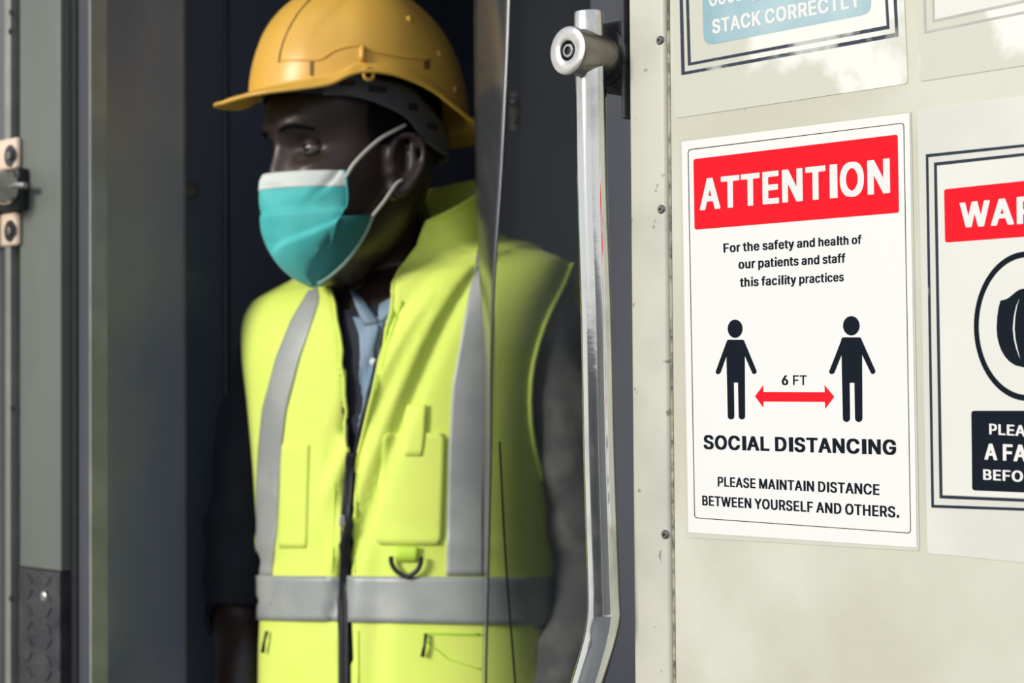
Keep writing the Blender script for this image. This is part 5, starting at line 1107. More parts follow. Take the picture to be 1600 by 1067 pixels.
# head: rings of (height, front, back, half width)
HEAD = [(-0.122, 0.060, 0.000, 0.014), (-0.116, 0.060, -0.010, 0.030), (-0.104, 0.072, -0.020, 0.040), (-0.085, 0.082, -0.040, 0.054), (-0.062, 0.086, -0.062, 0.062), (-0.035, 0.091, -0.080, 0.068),
        (0.0, 0.089, -0.093, 0.071), (0.024, 0.087, -0.098, 0.072), (0.044, 0.095, -0.101, 0.073), (0.066, 0.097, -0.103, 0.075), (0.090, 0.090, -0.100, 0.074), (0.112, 0.073, -0.087, 0.066),
        (0.130, 0.045, -0.062, 0.050), (0.139, 0.018, -0.032, 0.028), (0.141, 0.0, -0.01, 0.008)]
def head_pt(h, t, grow=0.0):
    fr = sinterp(h, [(q[0], q[1]) for q in HEAD])
    bk = sinterp(h, [(q[0], q[2]) for q in HEAD])
    w = sinterp(h, [(q[0], q[3]) for q in HEAD])
    c, s = math.cos(t), math.sin(t)
    mid = (fr + bk) / 2 - 0.0
    ext = (fr - bk) / 2
    e = 2 / 2.2
    f = mid + ext * math.copysign(abs(c) ** e, c)
    x = w * math.copysign(abs(s) ** e, s)
    if c > 0:
        ax = abs(x)
        # brow, sockets, nose, cheek bones, lips
        f += 0.005 * gauss(h, 0.046, 0.010) * gauss(ax, 0.026, 0.022)
        f -= 0.013 * gauss(h, 0.025, 0.013) * gauss(ax, 0.033, 0.017)
        f += 0.005 * gauss(h, -0.002, 0.014) * gauss(ax, 0.045, 0.018)
        nh = interp(h, [(-0.03, 0), (-0.024, 0.010), (-0.012, 0.014), (0.0, 0.013), (0.022, 0.010), (0.036, 0.004), (0.05, 0)])
        f += nh * gauss(x, 0, 0.010 + 0.007 * gauss(h, -0.014, 0.012))
        f += 0.003 * gauss(h, -0.062, 0.012) * gauss(x, 0, 0.024) - 0.003 * gauss(h, -0.062, 0.003) * gauss(x, 0, 0.022)
        f -= 0.004 * gauss(h, -0.084, 0.007) * gauss(x, 0, 0.03)
    else:
        pass
    x -= math.copysign(0.004, x) * gauss(h, 0.035, 0.02) * gauss(f, 0.055, 0.02) * (1 if abs(x) > 0.03 else 0)
    if grow:
        l = math.hypot(f, x) or 1
        f += grow * f / l
        x += grow * x / l
        h += grow * (0.8 if h > 0.1 else 0)
    return HP(x, f, h)
hz = [-0.122 + 0.263 * i / 110 for i in range(111)]
rows = [[head_pt(h, 2 * math.pi * j / 120) for j in range(120)] for h in hz]
vs = [v for r in rows for v in r]
fs = []
for i in range(len(hz) - 1):
    for j in range(120):
        k = (j + 1) % 120
        fs.append((i * 120 + j, i * 120 + k, (i + 1) * 120 + k, (i + 1) * 120 + j))
fs.append(tuple(range(120))[::-1])
fs.append(tuple((len(hz) - 1) * 120 + k for k in range(120)))
head_me = mesh(vs, fs)
def ear(side):
    """helix ring, lobe and concha"""
    c = (side * 0.074, -0.020, 0.004)
    ms = []
    def E(a, b, out):    # a: back, b: up
        return HP(side * (0.070 + out + 0.32 * max(0, a + 0.006)), -0.020 - a, 0.004 + b)
    hel = [(-0.010, -0.004, .004), (-0.014, 0.010, .006), (-0.010, 0.026, .008), (0.000, 0.034, .010), (0.012, 0.032, .012), (0.018, 0.020, .013), (0.018, 0.004, .012), (0.012, -0.012, .010), (0.004, -0.024, .008), (-0.004, -0.031, .006), (-0.011, -0.026, .004), (-0.010, -0.015, .004)]
    ms.append(tube(catmull([E(*q) for q in hel], 4), 0.0042, 10))
    anti = [(0.008, 0.024, .008), (0.010, 0.010, .009), (0.008, -0.004, .008), (0.000, -0.013, .007)]
    ms.append(tube(catmull([E(*q) for q in anti], 4), 0.0038, 10))
    ms.append(tube(catmull([E(-.012, .002, .003), E(-.013, -.006, .005), E(-.010, -.014, .004)], 4), 0.0045, 10))
    lobe = bmesh.new()
    bmesh.ops.create_uvsphere(lobe, u_segments=16, v_segments=10, radius=1.0)
    M4 = Matrix.Translation(E(-.004, -.022, .004)) @ Matrix(((HS.x, HF.x, 0, 0), (HS.y, HF.y, 0, 0), (0, 0, 1, 0), (0, 0, 0, 1))) @ Matrix.Diagonal((0.005, 0.009, 0.011, 1))
    bmesh.ops.transform(lobe, matrix=M4, verts=lobe.verts)
    ms.append(from_bm(lobe))
    plate = bmesh.new()
    bmesh.ops.create_uvsphere(plate, u_segments=20, v_segments=12, radius=1.0)
    cc = HP(side * 0.074, -0.024, 0.004)
    rot = Matrix.Rotation(side * -0.3, 4, 'Z')
    M4 = Matrix.Translation(cc) @ Matrix(((HS.x, HF.x, 0, 0), (HS.y, HF.y, 0, 0), (0, 0, 1, 0), (0, 0, 0, 1))) @ rot @ Matrix.Diagonal((0.0045, 0.015, 0.030, 1))
    bmesh.ops.transform(plate, matrix=M4, verts=plate.verts)
    ms.append(from_bm(plate))
    return ms
# neck, trunk, arms, legs as one skeleton; (position, radius)
nodes = {}
V_, R_, E_ = [], [], []
def nd(name, p, r, to=None):
    nodes[name] = len(V_)
    V_.append(p)
    R_.append(r)
    if to:
        E_.append((nodes[to], nodes[name]))
nd('pelvis', BP(0, -0.005, 0.93), (0.145, 0.10))
nd('waist', BP(0, 0, 1.10), (0.135, 0.095), 'pelvis')
nd('chest', BP(0, 0.0, 1.30), (0.15, 0.105), 'waist')
nd('upper', BP(0.0, -0.005, 1.44), (0.12, 0.085), 'chest')
nd('neckb', BP(0.0, 0.005, 1.525), (0.058, 0.058), 'upper')
nd('neckm', BP(-0.008, 0.032, 1.575), (0.056, 0.056), 'neckb')
nd('neckt', HP(0, -0.028, -0.02), (0.055, 0.055), 'neckm')
for s, nm in ((1, 'L'), (-1, 'R')):
    lift = 0.004 if s > 0 else -0.016
    nd('sh' + nm, BP(s * 0.155, -0.005, 1.475 + lift), 0.042, 'upper')
    if s > 0:
        nd('ua' + nm, BP(0.205, -0.02, 1.34), 0.039, 'sh' + nm)
        nd('el' + nm, BP(0.222, -0.035, 1.19), 0.037, 'ua' + nm)
        nd('fa' + nm, BP(0.218, 0.02, 1.09), 0.036, 'el' + nm)
        nd('wr' + nm, BP(0.205, 0.09, 0.96), 0.024, 'fa' + nm)
    else:
        nd('ua' + nm, BP(-0.213, -0.01, 1.34), 0.044, 'sh' + nm)
        nd('el' + nm, BP(-0.243, -0.012, 1.150), 0.038, 'ua' + nm)
        nd('fa' + nm, BP(-0.205, 0.03, 1.07), 0.038, 'el' + nm)
        nd('wr' + nm, BP(-0.17, 0.12, 0.95), 0.025, 'fa' + nm)
for s, nm in ((1, 'L'), (-1, 'R')):
    nd('hip' + nm, BP(s * 0.09, 0, 0.88), 0.085, 'pelvis')
    nd('kn' + nm, BP(s * 0.10, 0.01, 0.50), 0.055, 'hip' + nm)
    nd('cf' + nm, BP(s * 0.10, -0.01, 0.34), 0.054, 'kn' + nm)
    nd('an' + nm, BP(s * 0.10, -0.02, 0.09), 0.036, 'cf' + nm)
    nd('ft' + nm, BP(s * 0.11, 0.10, 0.045), 0.035, 'an' + nm)
def limb(names, k=10):
    ps = catmull([V_[nodes[n]] for n in names], k)
    rs = [R_[nodes[n]] for n in names]
    rs = [max(r) if isinstance(r, tuple) else r for r in rs]
    rr = [rs[min(i // k, len(rs) - 1)] + (rs[min(i // k + 1, len(rs) - 1)] - rs[min(i // k, len(rs) - 1)]) * (i % k) / k for i in range(len(ps))]
    out = [tube(ps, rr, 24)]
    for p, r in ((ps[0], rr[0]), (ps[-1], rr[-1])):
        bm = bmesh.new()
        bmesh.ops.create_uvsphere(bm, u_segments=20, v_segments=12, radius=r * 0.99)
        bmesh.ops.translate(bm, verts=bm.verts, vec=p)
        out.append(from_bm(bm))
    return out
figure_parts = []
figure_parts += limb(['neckb', 'neckm', 'neckt'])
rows = [[shell_pt(z, -math.pi + 2 * math.pi * j / 60, 0.86, 0) for j in range(60)] for z in [0.86 + 0.69 * i / 40 for i in range(41)]]
tm = [v for r in rows for v in r]
tf = [(i * 60 + j, i * 60 + (j + 1) % 60, (i + 1) * 60 + (j + 1) % 60, (i + 1) * 60 + j) for i in range(40) for j in range(60)]
tf += [tuple(range(60))[::-1], tuple(40 * 60 + k for k in range(60))]
figure_parts.append(mesh(tm, tf))
V_.append(BP(0, 0, 1.46)); R_.append(0.05); nodes['in'] = len(V_) - 1
for q in 'LR':
    figure_parts += limb(['in', 'sh' + q, 'ua' + q, 'el' + q, 'fa' + q, 'wr' + q])
    V_.append(V_[nodes['hip' + q]] + Vector((0, 0, 0.06))); R_.append(0.085); nodes['ht' + q] = len(V_) - 1
    figure_parts += limb(['ht' + q, 'hip' + q, 'kn' + q, 'cf' + q, 'an' + q, 'ft' + q])
def hand(side):
    w = V_[nodes['wr' + side]]
    fa = V_[nodes['fa' + side]]
    d = (w - fa).normalized()
    out = LB * (1 if side == 'L' else -1)
    palm_n = (-out - d * (-out).dot(d)).normalized()
    acr = d.cross(palm_n).normalized()       # across the knuckles
    if acr.dot(FB) < 0:
        acr = -acr                          # towards the thumb side (front)
    ms = []
    bm = bmesh.new()
    bmesh.ops.create_uvsphere(bm, u_segments=24, v_segments=16, radius=1.0)
    nrm = d.cross(acr).normalized()
    cc = w + d * .045
    R4 = Matrix(((acr.x, d.x, nrm.x, cc.x), (acr.y, d.y, nrm.y, cc.y), (acr.z, d.z, nrm.z, cc.z), (0, 0, 0, 1)))
    bmesh.ops.transform(bm, matrix=R4 @ Matrix.Diagonal((.042, .058, .016, 1)), verts=bm.verts)
    ms.append(from_bm(bm))
    for i, L in enumerate((.088, .097, .090, .070)):
        k = w + d * 0.075 + acr * (0.028 - 0.0185 * i)
        p1 = k + d * L * .45 + palm_n * .008
        p2 = p1 + (d * .8 + palm_n * .6).normalized() * L * .32
        p3 = p2 + (d * .45 + palm_n * .9).normalized() * L * .25
        ms.append(tube(catmull([k - d * .03, k, p1, p2, p3], 4), [.0088] * 5 + [.0090] * 4 + [.0084] * 4 + [.0078, .0074, .0068, .0055], 14))
    b = w + d * .02 + acr * .020
    t1 = b + (d * .6 + acr * .7 + palm_n * .2).normalized() * .036
    t2 = t1 + (d * .9 + acr * .25 + palm_n * .3).normalized() * .032
    t3 = t2 + (d * .9 + palm_n * .4).normalized() * .024
    ms.append(tube(catmull([b - acr * .008, b, t1, t2, t3], 4), [.014] * 5 + [.0125] * 4 + [.0105] * 4 + [.0098, .009, .0082, .0065], 14))
    return ms
body_me = solid_union([head_me] + figure_parts + ear(1) + ear(-1) + hand('L') + hand('R'), 0.0034, 2)
body = link('body', body_me, M_SKIN, person, True)
body['label'] = 'deep brown skin of face, ear, neck and forearm'
# hair under the helmet
rows = []
for h in [0.028 + 0.113 * i / 24 for i in range(25)]:
    rows.append([head_pt(h, t, 0.0028) for t in [math.radians(78 + 204 * j / 60) for j in range(61)]])
hair = link('hair', grid_mesh(rows), M_HAIR, person, True)
solidify(hair, 0.002, 0)
# eyes
for s in (1, -1):
    c = HP(s * 0.0330, 0.0640, 0.0225)
    bm = bmesh.new()
    bmesh.ops.create_uvsphere(bm, u_segments=32, v_segments=20, radius=0.0122)
    bmesh.ops.translate(bm, verts=bm.verts, vec=c)
    ey = link('eyeball', from_bm(bm), M_EYE, person, True)
    g = (HF * 0.98 + HS * 0.02 - Vector((0, 0, 0.08))).normalized()
    link('iris', lathe(c + g * 0.0108, g, [(0, 0.0060), (0.0010, 0.0050), (0.0016, 0.003), (0.0018, 0)], 24), M_IRIS, ey, True)
    for up in (1, -1):
        rr_ = []
        for i in range(9):
            el = math.radians((16 + 62 * i / 8) * up if up > 0 else -(20 + 60 * i / 8))
            row = []
            for j in range(25):
                az = math.radians(-80 + 160 * j / 24)
                e2 = el * (0.25 + 0.75 * math.cos(az) ** 0.6) if i == 0 else el
                v = (HF * math.cos(az) + HS * math.sin(az)) * math.cos(e2) + Vector((0, 0, math.sin(e2)))
                row.append(c + v * 0.0133)
            rr_.append(row)
        solidify(link('eyelid', grid_mesh(rr_), M_SKINLID, person, True), 0.0012, 0)
    # eyebrow
    pp = []
    for k in range(11):
        x = s * (0.014 + 0.036 * k / 10)
        h = 0.041 + 0.004 * math.sin(math.pi * k / 10)
        loc = None
        tt = math.asin(max(-1, min(1, (abs(x) / 0.073) ** 1.1))) * s
        pp.append(head_pt(h, tt, 0.0012))
    link('eyebrow', tube(pp, [0.0010 + 0.0013 * math.sin(math.pi * (k + .5) / 11) for k in range(11)], 8), M_HAIR, person, True)

# --- clothes under the vest
def shell_loft(k, z0, z1, name, m, th0=None, th1=None, nz=50, na=120, fold=0.3, push=0.0):
    rows = []
    for i in range(nz + 1):
        z = z0 + (z1 - z0) * i / nz
        if th0 is None:
            row = [shell_pt(z, -math.pi + 2 * math.pi * j / na, k, fold) for j in range(na)]
        rows.append(row)
    o = link(name, grid_mesh(rows, True), m, person, True)
    return o
inner = shell_loft(0.93, 0.88, 1.572, 'inner_jacket', M_NAVY)
bm = bmesh.new()
bm.from_mesh(inner.data)
dl = [f for f in bm.faces if f.calc_center_median().z > 1.487 and (f.calc_center_median() - PC).dot(FB) > 0.02 and abs((f.calc_center_median() - PC).dot(LB)) < 0.095]
bmesh.ops.delete(bm, geom=dl, context='FACES')
bm.to_mesh(inner.data)
bm.free()
inner['label'] = 'dark navy inner jacket showing in the vest opening'
solidify(inner, 0.002, -1)
# shirt front
SL = [(448, 531), (470, 540), (520, 557), (600, 562), (690, 560)]
SR = [(448, 634), (470, 622), (520, 603), (560, 591), (620, 574), (690, 563)]
out = []
ys = [492 + (690 - 492) * i / 26 for i in range(27)]
for y in ys:
    l = interp(y, SL)
    r_ = interp(y, SR)
    out.append([hit(l + (r_ - l) * j / 8, y, -0.006) for j in range(9)])
sh = link('shirt', grid_mesh(out), M_SHIRT, person, True)
solidify(sh, 0.0015, 0)
sh['label'] = 'pale blue buttoned shirt with open collar'
patch([(505, 573, 590), (560, 570, 585), (620, 564, 574), (680, 560, 564)], 'placket', sh, M_SHIRT, -0.0035, 4, 0.0015)
link('button', lathe(hit(582, 565, -0.002), FB, [(0, 0), (0, 0.0042), (0.0015, 0.0040), (0.0018, 0)], 16), M_MASKW, sh, True)
# collar wings: folded leaves round the neck
def leaf(pts, name):
    n = len(pts) // 2
    a, b = pts[:n], pts[n:]
    rows = []
    for i in range(7):
        t = i / 6
        rows.append([Vector(p).lerp(Vector(q), t) + FB * 0.004 * math.sin(math.pi * t) for p, q in zip(a, b)])
    o = link(name, grid_mesh(rows), M_SHIRT, sh, True)
    solidify(o, 0.0025, 0)
    return o
def nk(px, py, d):     # point at a given forward distance from the trunk axis plane
    dr = ray(px, py)
    o_ = BP(0, d, 1.5)
    return CAM + dr * ((o_ - CAM).dot(FB) / dr.dot(FB))
leaf([hit(537, 430, -.012), hit(545, 455, -.008), hit(556, 480, -.004), hit(566, 506, -.003),
      hit(549, 436, -.016), hit(562, 460, -.012), hit(577, 484, -.008), hit(590, 501, -.005)], 'shirt_collar')
leaf([hit(651, 406, -.016), hit(632, 436, -.013), hit(610, 455, -.010), hit(589, 470, -.008),
      hit(656, 424, -.012), hit(640, 452, -.009), hit(622, 480, -.006), hit(594, 503, -.004)], 'shirt_collar')
# sleeves
sleeves = []
for s, nm in ((1, 'L'), (-1, 'R')):
    ps = [V_[nodes['sh' + nm]] - LB * s * 0.03, V_[nodes['sh' + nm]] + LB * s * 0.004, V_[nodes['ua' + nm]], V_[nodes['el' + nm]]]
    rs = [.046, .050, .053, .048] if s > 0 else [.050, .055, .055, .049]
    if s > 0:
        ps += [V_[nodes['fa' + nm]], V_[nodes['wr' + nm]]]
        rs += [.047, .036]
    else:
        ps[-1] = V_[nodes['el' + nm]] + Vector((0, 0, 0.004))
        ps += [V_[nodes['el' + nm]].lerp(V_[nodes['fa' + nm]], 0.22)]
        rs += [.044]
    cp_ = catmull(ps, 14)
    rad = []
    for i, p in enumerate(cp_):
        t = i / 14
        k = min(int(t), len(rs) - 2)
        r = rs[k] + (rs[k + 1] - rs[k]) * (t - k)
        rad.append(r)
    me = tube(cp_, rad, 40, False)
    for v in me.vertices:
        q = v.co
        nn = noise.noise(Vector((q.x * 14, q.y * 14, q.z * 26)))
        cc_ = min(cp_, key=lambda p: (p - q).length)
        dirv = (q - cc_).normalized()
        v.co = q + dirv * (0.007 * nn + 0.004 * noise.noise(Vector((q.x * 30, q.y * 30, q.z * 18 + q.x * 40))))
    sl = link('jacket_sleeve', me, M_JACKET if s > 0 else M_NAVY, person, True)  # right sleeve and cuff navy: shade on the grey jacket painted as colour
    solidify(sl, 0.002, -1)
    if s > 0:
        sl['label'] = 'crumpled grey jacket sleeve'
    else:
        link('rolled_cuff', tube([cp_[-1] + (cp_[-1] - cp_[-4]).normalized() * 0.0, cp_[-4]], 0.0475, 32, False), M_NAVY, sl, True)
# trousers and boots below the frame
tv, tr_, te = [], [], []
def td(p, r, to=None):
    tv.append(p); tr_.append(r)
    if to is not None:
        te.append((to, len(tv) - 1))
    return len(tv) - 1
w0 = td(BP(0, -0.005, 1.02), (0.158, 0.112))
w1 = td(BP(0, -0.005, 0.92), (0.160, 0.115), w0)
for s in (1, -1):
    a_ = td(BP(s * 0.092, 0, 0.80), 0.096, w1)
    b_2 = td(BP(s * 0.10, 0.01, 0.50), 0.072, a_)
    c_ = td(BP(s * 0.10, -0.01, 0.13), 0.066, b_2)
link('trousers', skinned('t', tv, te, tr_, None, None), M_TROUS, person, True)
for s in (1, -1):
    bo = solid_union([skinned('b', [BP(s * .10, -.02, .15), BP(s * .10, -.025, .065), BP(s * .108, .06, .052), BP(s * .114, .14, .045)], [(0, 1), (1, 2), (2, 3)], [.052, .056, .050, .042], None, None)], 0.006, 2)
    for v in bo.vertices:
        v.co.z = max(v.co.z, 0.002)
    b1 = link('boot', bo, M_BOOT, person, True)
    link('boot_sole', prism([BP(s * .105 + x, f, 0.0) for x, f in ((-.045, -.07), (.045, -.07), (.052, .08), (.03, .175), (-.03, .175), (-.048, .08))], [BP(s * .105 + x, f, 0.018) for x, f in ((-.045, -.07), (.045, -.07), (.052, .08), (.03, .175), (-.03, .175), (-.048, .08))], .003), M_BLACK, b1)

# ------------------------------------------------------------------ face mask
mask = empty('face_mask', HP(0, 0.1, -0.05))
tag(mask, 'teal disposable face mask with white nose band and ear loops', 'face mask')
CEN = [(-0.124, 0.046), (-0.116, 0.064), (-0.104, 0.080), (-0.085, 0.094), (-0.060, 0.102), (-0.035, 0.107), (-0.012, 0.107), (-0.003, 0.102)]
EDS = [(-0.124, 0.014), (-0.104, 0.034), (-0.085, 0.050), (-0.060, 0.066), (-0.035, 0.068), (-0.012, 0.070), (-0.003, 0.069)]
EDF = [(-0.124, 0.038), (-0.104, 0.048), (-0.085, 0.050), (-0.060, 0.050), (-0.035, 0.046), (-0.012, 0.048), (-0.003, 0.050)]
def mask_pt(h, v, grow=0.0):
    fc = sinterp(h, CEN)
    se = sinterp(h, EDS)
    fe = sinterp(h, EDF)
    a = abs(v)
    x = se * math.copysign(math.sin(math.pi / 2 * a) ** 1.12, v) if a > 0 else 0
    f = fe + (fc - fe) * math.cos(math.pi / 2 * a) ** 1.5 if a < 1 else fe
    # folds: pleats starting at the near edge, dents
    d = 0
    d += 0.0058 * (1 / (1 + math.exp((h + 0.0465 - 0.002 * v) / 0.0009))) * min(1, max(0, (v + 0.45) * 2.5)) if h > -0.065 else 0.0058 * min(1, max(0, (v + 0.45) * 2.5))
    d += 0.0060 * (1 / (1 + math.exp((h + 0.082 - 0.034 * (v - .2)) / 0.0014)) - 0.5) * min(1, max(0, (v + 0.1) * 3))
    d += -0.003 * gauss(h, -0.018 - 0.02 * v, 0.007) * gauss(v, 0.1, 0.25)
    d += 0.0035 * gauss(h, -0.028, 0.008) * gauss(v, 0.55, 0.12) - 0.004 * gauss(h - 0.10 * (v - .5), -0.036, 0.005) * gauss(v, 0.75, 0.18)
    d += 0.0022 * noise.noise(Vector((v * 3, h * 45, 2.0)))
    f += d + grow
    x += d * v * 0.6
    return HP(x, f, h)
mh = [-0.124 + 0.121 * i / 70 for i in range(71)]
def mask_rows(hs, v0=-1, v1=1, n=60, grow=0):
    return grid_mesh([[mask_pt(h, v0 + (v1 - v0) * j / n, grow) for j in range(n + 1)] for h in hs])
mb = link('mask_body', mask_rows([h for h in mh if h <= -0.0185]), M_TEAL, mask, True)
solidify(mb, 0.001, 0)
nb_ = link('nose_band', mask_rows([h for h in mh if h >= -0.0215], grow=0.0006), M_MASKW, mask, True)
nb_['label'] = 'white top band of the mask'
solidify(nb_, 0.0012, 0)
# near-side flap hanging open below the cheek
def nf_(s, f, h):
    return HP(s, f, h)
fa_ = [mask_pt(-0.052, 0.98), mask_pt(-0.066, 0.85), mask_pt(-0.082, 0.72), mask_pt(-0.098, 0.60), mask_pt(-0.112, 0.5), mask_pt(-0.122, 0.4)]
fb_ = [nf_(0.070, 0.014, -0.050), nf_(0.067, 0.020, -0.066), nf_(0.061, 0.028, -0.083), nf_(0.052, 0.038, -0.100), nf_(0.040, 0.048, -0.113), nf_(0.026, 0.056, -0.122)]
rows = []
for i in range(9):
    t = i / 8
    rows.append([p.lerp(q, t) + HS * 0.004 * math.sin(math.pi * t) for p, q in zip(catmull(fa_, 5), catmull(fb_, 5))])
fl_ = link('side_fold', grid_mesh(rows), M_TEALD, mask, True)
fl_['label'] = 'dark teal fold at the side of the mask'
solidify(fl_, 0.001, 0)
link('edge_binding', tube(catmull(fb_, 5), 0.0022, 8), mat('pale_green_binding', (0.30, 0.42, 0.38), 0.8), mask, True)
link('edge_binding', tube([mask_pt(h, 1.0, 0.0004) for h in mh if h > -0.05], 0.0014, 8), M_TEAL, mask, True)
link('ear_loop', tube(catmull([mask_pt(-0.010, 0.97), HP(.076, .038, .006), HP(.0785, .012, .030), HP(.080, -.010, .043), HP(.079, -.022, .049)], 8), 0.0020, 10), M_LOOP, mask, True)
link('ear_loop', tube(catmull([fb_[0], HP(.0745, .002, -.034), HP(.078, -.010, -.016), HP(.079, -.018, -.010)], 8), 0.0018, 10), M_LOOP, mask, True)
link('ear_loop', tube(catmull([mask_pt(-0.004, -0.96), HP(-.070, .030, .012), HP(-.080, -.010, .043), HP(-.079, -.022, .049)], 8), 0.0020, 10), M_LOOP, mask, True)

# ------------------------------------------------------------------ hard hat
hat = empty('hard_hat', HP(0, 0, 0.10))
tag(hat, 'yellow hard hat with grey harness worn by the person', 'hard hat')
RIM = [(0, 0.161, 0.071), (20, 0.154, 0.0755), (35, 0.142, 0.079), (48, 0.132, 0.084), (58, 0.126, 0.095), (66, 0.123, 0.0985), (78, 0.121, 0.0975), (92, 0.121, 0.0910), (104, 0.124, 0.082), (115, 0.128, 0.0705), (128, 0.134, 0.060), (145, 0.146, 0.053), (162, 0.156, 0.050), (180, 0.160, 0.050)]
RR_ = [(a, r) for a, r, h in RIM]
RH_ = [(a, h) for a, r, h in RIM]
def dome(al, e):
    """al: 0 front..180 back, e: 0 base .. 1 crown"""
    a = math.radians(al)
    ex = 0.126
    D = 1 / math.sqrt((math.cos(a) / ex) ** 2 + (math.sin(a) / 0.110) ** 2)
    hb_ = sinterp(abs(al), RH_) + 0.010
    q = math.pi / 2 * e
    rad = D * math.cos(q) ** 1.0 if e < 1 else 0
    hgt = hb_ + (0.212 - hb_) * math.sin(q) ** 0.95
    f, s = rad * math.cos(a), rad * math.sin(a)
    # raised centre band and two side ribs over the crown
    if e > 0.12:
        w = min(1, (e - 0.12) * 6)
        hgt += w * 0.0035 * (1 / (1 + math.exp((abs(s) - 0.028) / 0.0012)))
        hgt += w * 0.003 * (1 / (1 + math.exp((abs(s) - 0.062) / 0.0012))) * (1 if abs(al) < 110 else 0.6)
    return HP(s, f - 0.012, hgt)
NA = 180
rows = []
als = [-180 + 360 * j / NA for j in range(NA)]
def rim_pt(al, k):
    a = math.radians(al)
    R = sinterp(abs(al), RR_)
    h = sinterp(abs(al), RH_)
    base_ = dome(al, 0)
    tip = HP(R * math.sin(a), R * math.cos(a) - 0.006, h - 0.002)
    p = base_.lerp(tip, k)
    p.z += 0.004 * math.sin(math.pi * k) * (1 if abs(al) < 60 else 0.3)
    return p
for k in (1.0, 0.97, 0.85, 0.65, 0.45, 0.25, 0.1):
    rows.append([rim_pt(al, k) for al in als])
for i in range(41):
    rows.append([dome(al, (i / 40) ** 1.0 * 0.999) for al in als])
shell = link('shell', grid_mesh(rows, True), M_YEL, hat, True)
solidify(shell, 0.0028, -1)
# rolled rim
link('rim_bead', tube([rim_pt(al, 1.0) for al in als] + [rim_pt(-180, 1.0)], 0.0022, 8, False), M_YEL, hat, True)
# slots, rib, loop
def hatnear(px, py, off=0.0):
    dr = ray(px, py).normalized()
    loc, nrm, i_, d_ = HBV.ray_cast(CAM, dr)
    if loc is None:
        loc, nrm, i_, d_ = HBV.find_nearest(CAM + dr * 1.95)
    if nrm.dot(dr) > 0:
        nrm = -nrm
    return loc + nrm * off
HBV = BVHTree.FromPolygons([v.co.copy() for v in shell.data.vertices], [tuple(p.vertices) for p in shell.data.polygons])
link('slot', prism([hatnear(x, y, -.001) for x, y in ((484.5, 96), (490, 96), (489.5, 118), (484.5, 118))], [hatnear(x, y, .0012) for x, y in ((484.5, 96), (490, 96), (489.5, 118), (484.5, 118))]), M_YELD, hat)
link('slot', prism([hatnear(x, y, -.001) for x, y in ((662, 95), (671, 96), (670, 108), (662, 107))], [hatnear(x, y, .0012) for x, y in ((662, 95), (671, 96), (670, 108), (662, 107))]), M_YELD, hat)
link('side_rib', tube([hatnear(566, y, 0.0015) for y in (73, 81, 88, 95)], 0.0035, 10), M_YEL, hat, True)
link('shell_groove', tube([hatnear(x, y, 0.0) for x, y in ((436, 98), (438, 82), (444, 62), (453, 42), (465, 22), (480, 4), (492, -8))], 0.0012, 6), M_YELD, hat, True)
link('lower_ridge', tube(catmull([hatnear(x, y, 0.0004) for x, y in ((438, 95), (470, 94), (500, 93), (522, 80), (545, 73), (562, 72))], 5), 0.0013, 6), M_YEL, hat, True)
link('lower_ridge', tube(catmull([hatnear(x, y, 0.0004) for x, y in ((572, 78), (600, 84), (640, 90), (672, 93))], 5), 0.0013, 6), M_YEL, hat, True)
for (x, y) in ((640, 30), (687, 85), (711, 140)):
    link('rivet', lathe(hatnear(x, y, -.001), (hatnear(x, y, .01) - hatnear(x, y, 0)).normalized(), [(0, 0.0042), (0.0025, 0.0036), (0.0032, 0)], 14), M_YEL, hat, True)
lc = rim_pt(66, 0.85) + Vector((0, 0, -0.005))
pp = [lc + (HF * math.cos(t) + Vector((0, 0, 1)) * math.sin(t)) * 0.0058 for t in [2 * math.pi * k / 20 for k in range(21)]]
link('strap_loop', tube(pp, 0.0021, 8, False), M_YEL, hat, True)
# harness: head band inside and nape strap on both sides
def harness(a0_, a1_, ctr, wid, rad, name, n=40, m=M_HARN):
    rows = []
    for i in range(7):
        t = i / 6
        row = []
        for j in range(n + 1):
            al = a0_ + (a1_ - a0_) * j / n
            a = math.radians(al)
            h = sinterp(abs(al), ctr) + (t - .5) * sinterp(abs(al), wid)
            R = sinterp(abs(al), rad)
            D = 1 / math.sqrt((math.cos(a) / (R * 1.16)) ** 2 + (math.sin(a) / R) ** 2)
            row.append(HP(D * math.sin(a), D * math.cos(a) - 0.004, h))
        rows.append(row)
    o = link(name, grid_mesh(rows), m, hat, True)
    solidify(o, 0.002, 0)
    return o
CT = [(35, 0.088), (60, 0.086), (80, 0.080), (100, 0.072), (115, 0.056), (130, 0.045), (150, 0.036), (180, 0.034)]
WD = [(35, 0.024), (60, 0.024), (80, 0.028), (100, 0.036), (115, 0.044), (130, 0.040), (150, 0.028), (180, 0.026)]
RD = [(35, 0.088), (60, 0.090), (90, 0.089), (120, 0.090), (150, 0.093), (180, 0.097)]
harness(40, 182, CT, WD, RD, 'headband')
harness(-182, -40, CT, WD, RD, 'headband')
hb2 = harness(-42, 42, [(0, .094), (42, .088)], [(0, .02), (42, .022)], [(0, .088), (42, .088)], 'sweatband', m=M_BLACK)
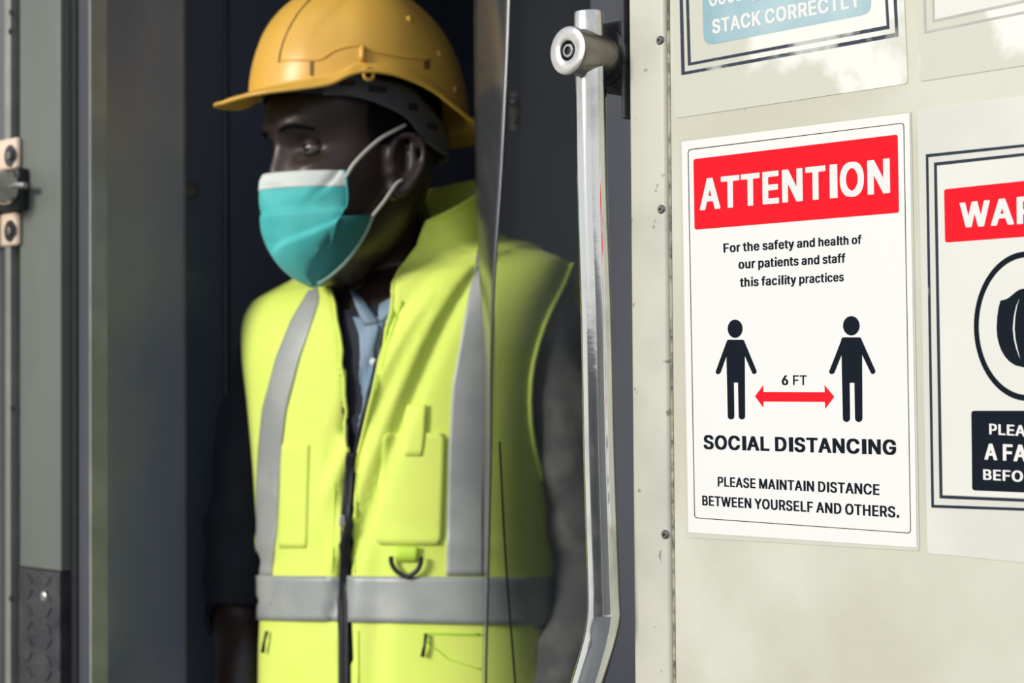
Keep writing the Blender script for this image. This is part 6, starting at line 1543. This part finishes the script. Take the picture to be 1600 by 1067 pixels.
def hslot(a_, h_, w_, t_):
    pts0 = []
    for aa, hh in ((a_ - w_, h_ - t_), (a_ + w_, h_ - t_), (a_ + w_, h_ + t_), (a_ - w_, h_ + t_)):
        a = math.radians(aa)
        R = sinterp(abs(aa), RD)
        D = 1 / math.sqrt((math.cos(a) / (R * 1.16)) ** 2 + (math.sin(a) / R) ** 2)
        pts0.append((D, a, hh))
    p0 = [HP((D + .0006) * math.sin(a), (D + .0006) * math.cos(a) - .004, hh) for D, a, hh in pts0]
    p1 = [HP((D + .0018) * math.sin(a), (D + .0018) * math.cos(a) - .004, hh) for D, a, hh in pts0]
    link('harness_slot', prism(p0, p1), M_BLACK, hat)
hslot(56, 0.088, 5, 0.0030)
hslot(76, 0.083, 6.5, 0.0035)
hslot(104, 0.068, 4, 0.004)
hslot(124, 0.050, 6, 0.0035)
for s in (1, -1):     # suspension straps up into the crown
    for a_ in (55, 125):
        a = math.radians(a_)
        p0 = HP(s * 0.088 * math.sin(a), 0.100 * math.cos(a), 0.10)
        p1 = HP(s * 0.060 * math.sin(a), 0.070 * math.cos(a), 0.165)
        p2 = HP(0, 0, 0.185)
        link('suspension_strap', tube(catmull([p0, p1, p2], 6), 0.004, 8), M_BLACK, hat, True)

# ------------------------------------------------------------------ clear plastic door strips
def sheet(rows, name, m, th, label, group=None):
    me = grid_mesh(rows)
    o = link(name, me, m, None, True)
    if th:
        solidify(o, th, 0)
    c = rows[0][0]
    tag(o, label, 'plastic strip', group)
    return o
def pyz(px, py, Y):
    return at_y(px, py, Y)
# narrow glossy fold, twisted edge-on lower down
FL = [(-380, 735), (0, 741), (200, 743), (300, 745), (420, 750), (560, 756), (700, 757), (900, 757), (1067, 754), (1400, 752), (1800, 752)]
FR = [(-380, 802), (0, 798), (200, 789), (300, 783), (420, 774), (560, 768), (700, 767), (900, 763), (1067, 759.5), (1400, 758), (1800, 758)]
rows = []
for i in range(60):
    y = -720 + 2520 * i / 59
    a, b = sinterp(y, FL), sinterp(y, FR)
    row = []
    for j in range(9):
        t = j / 8
        row.append(pyz(a + (b - a) * t, y, 1.90 - 0.10 * t - 0.012 * math.sin(math.pi * t)))
    rows.append(row)
sheet(rows, 'plastic_strip', M_FOLD, 0.002, 'narrow folded glossy strip hanging close by the right side of the vest')
BL_ = [(-380, 803), (0, 799), (200, 790), (300, 784), (420, 775), (560, 769), (700, 768), (900, 764), (1067, 760.5), (1400, 759), (1800, 759)]
rows = []
for i in range(60):
    y = -720 + 2520 * i / 59
    a = sinterp(y, BL_)
    rows.append([pyz(a + (1040 - a) * j / 16, y, 1.80 - 0.05 * (j / 16)) for j in range(17)])
sheet(rows, 'plastic_strip', M_CLEAR, 0, 'wide clear tinted sheet in front of the left shoulder and sleeve')
# overlap strip behind it with its slanting edge
OL = [(-380, 770), (0, 775), (500, 777), (640, 779), (800, 786), (900, 792), (1067, 805), (1400, 830), (1800, 850)]
rows = []
er = []
for i in range(60):
    y = -720 + 2520 * i / 59
    a = sinterp(y, OL)
    rows.append([pyz(a + (1045 - a) * j / 12, y, 1.825 - 0.06 * (j / 12)) for j in range(13)])
    er.append(rows[-1][0])
ov = sheet(rows, 'plastic_strip', M_CLEAR2, 0, 'clear strip with a slanting left edge overlapped by the wide tinted sheet')
link('strip_edge', tube(er[33:], 0.0011, 6), M_BLACKPL, ov, True)
# rail above the doorway that carries the strips
rl = tag(link('strip_rail', box(-0.10, 0.22, 1.72, 1.92, 2.19, 2.32, 0.003), M_DARKSTEEL), 'steel rail above the doorway from which the clear strips hang', 'rail')
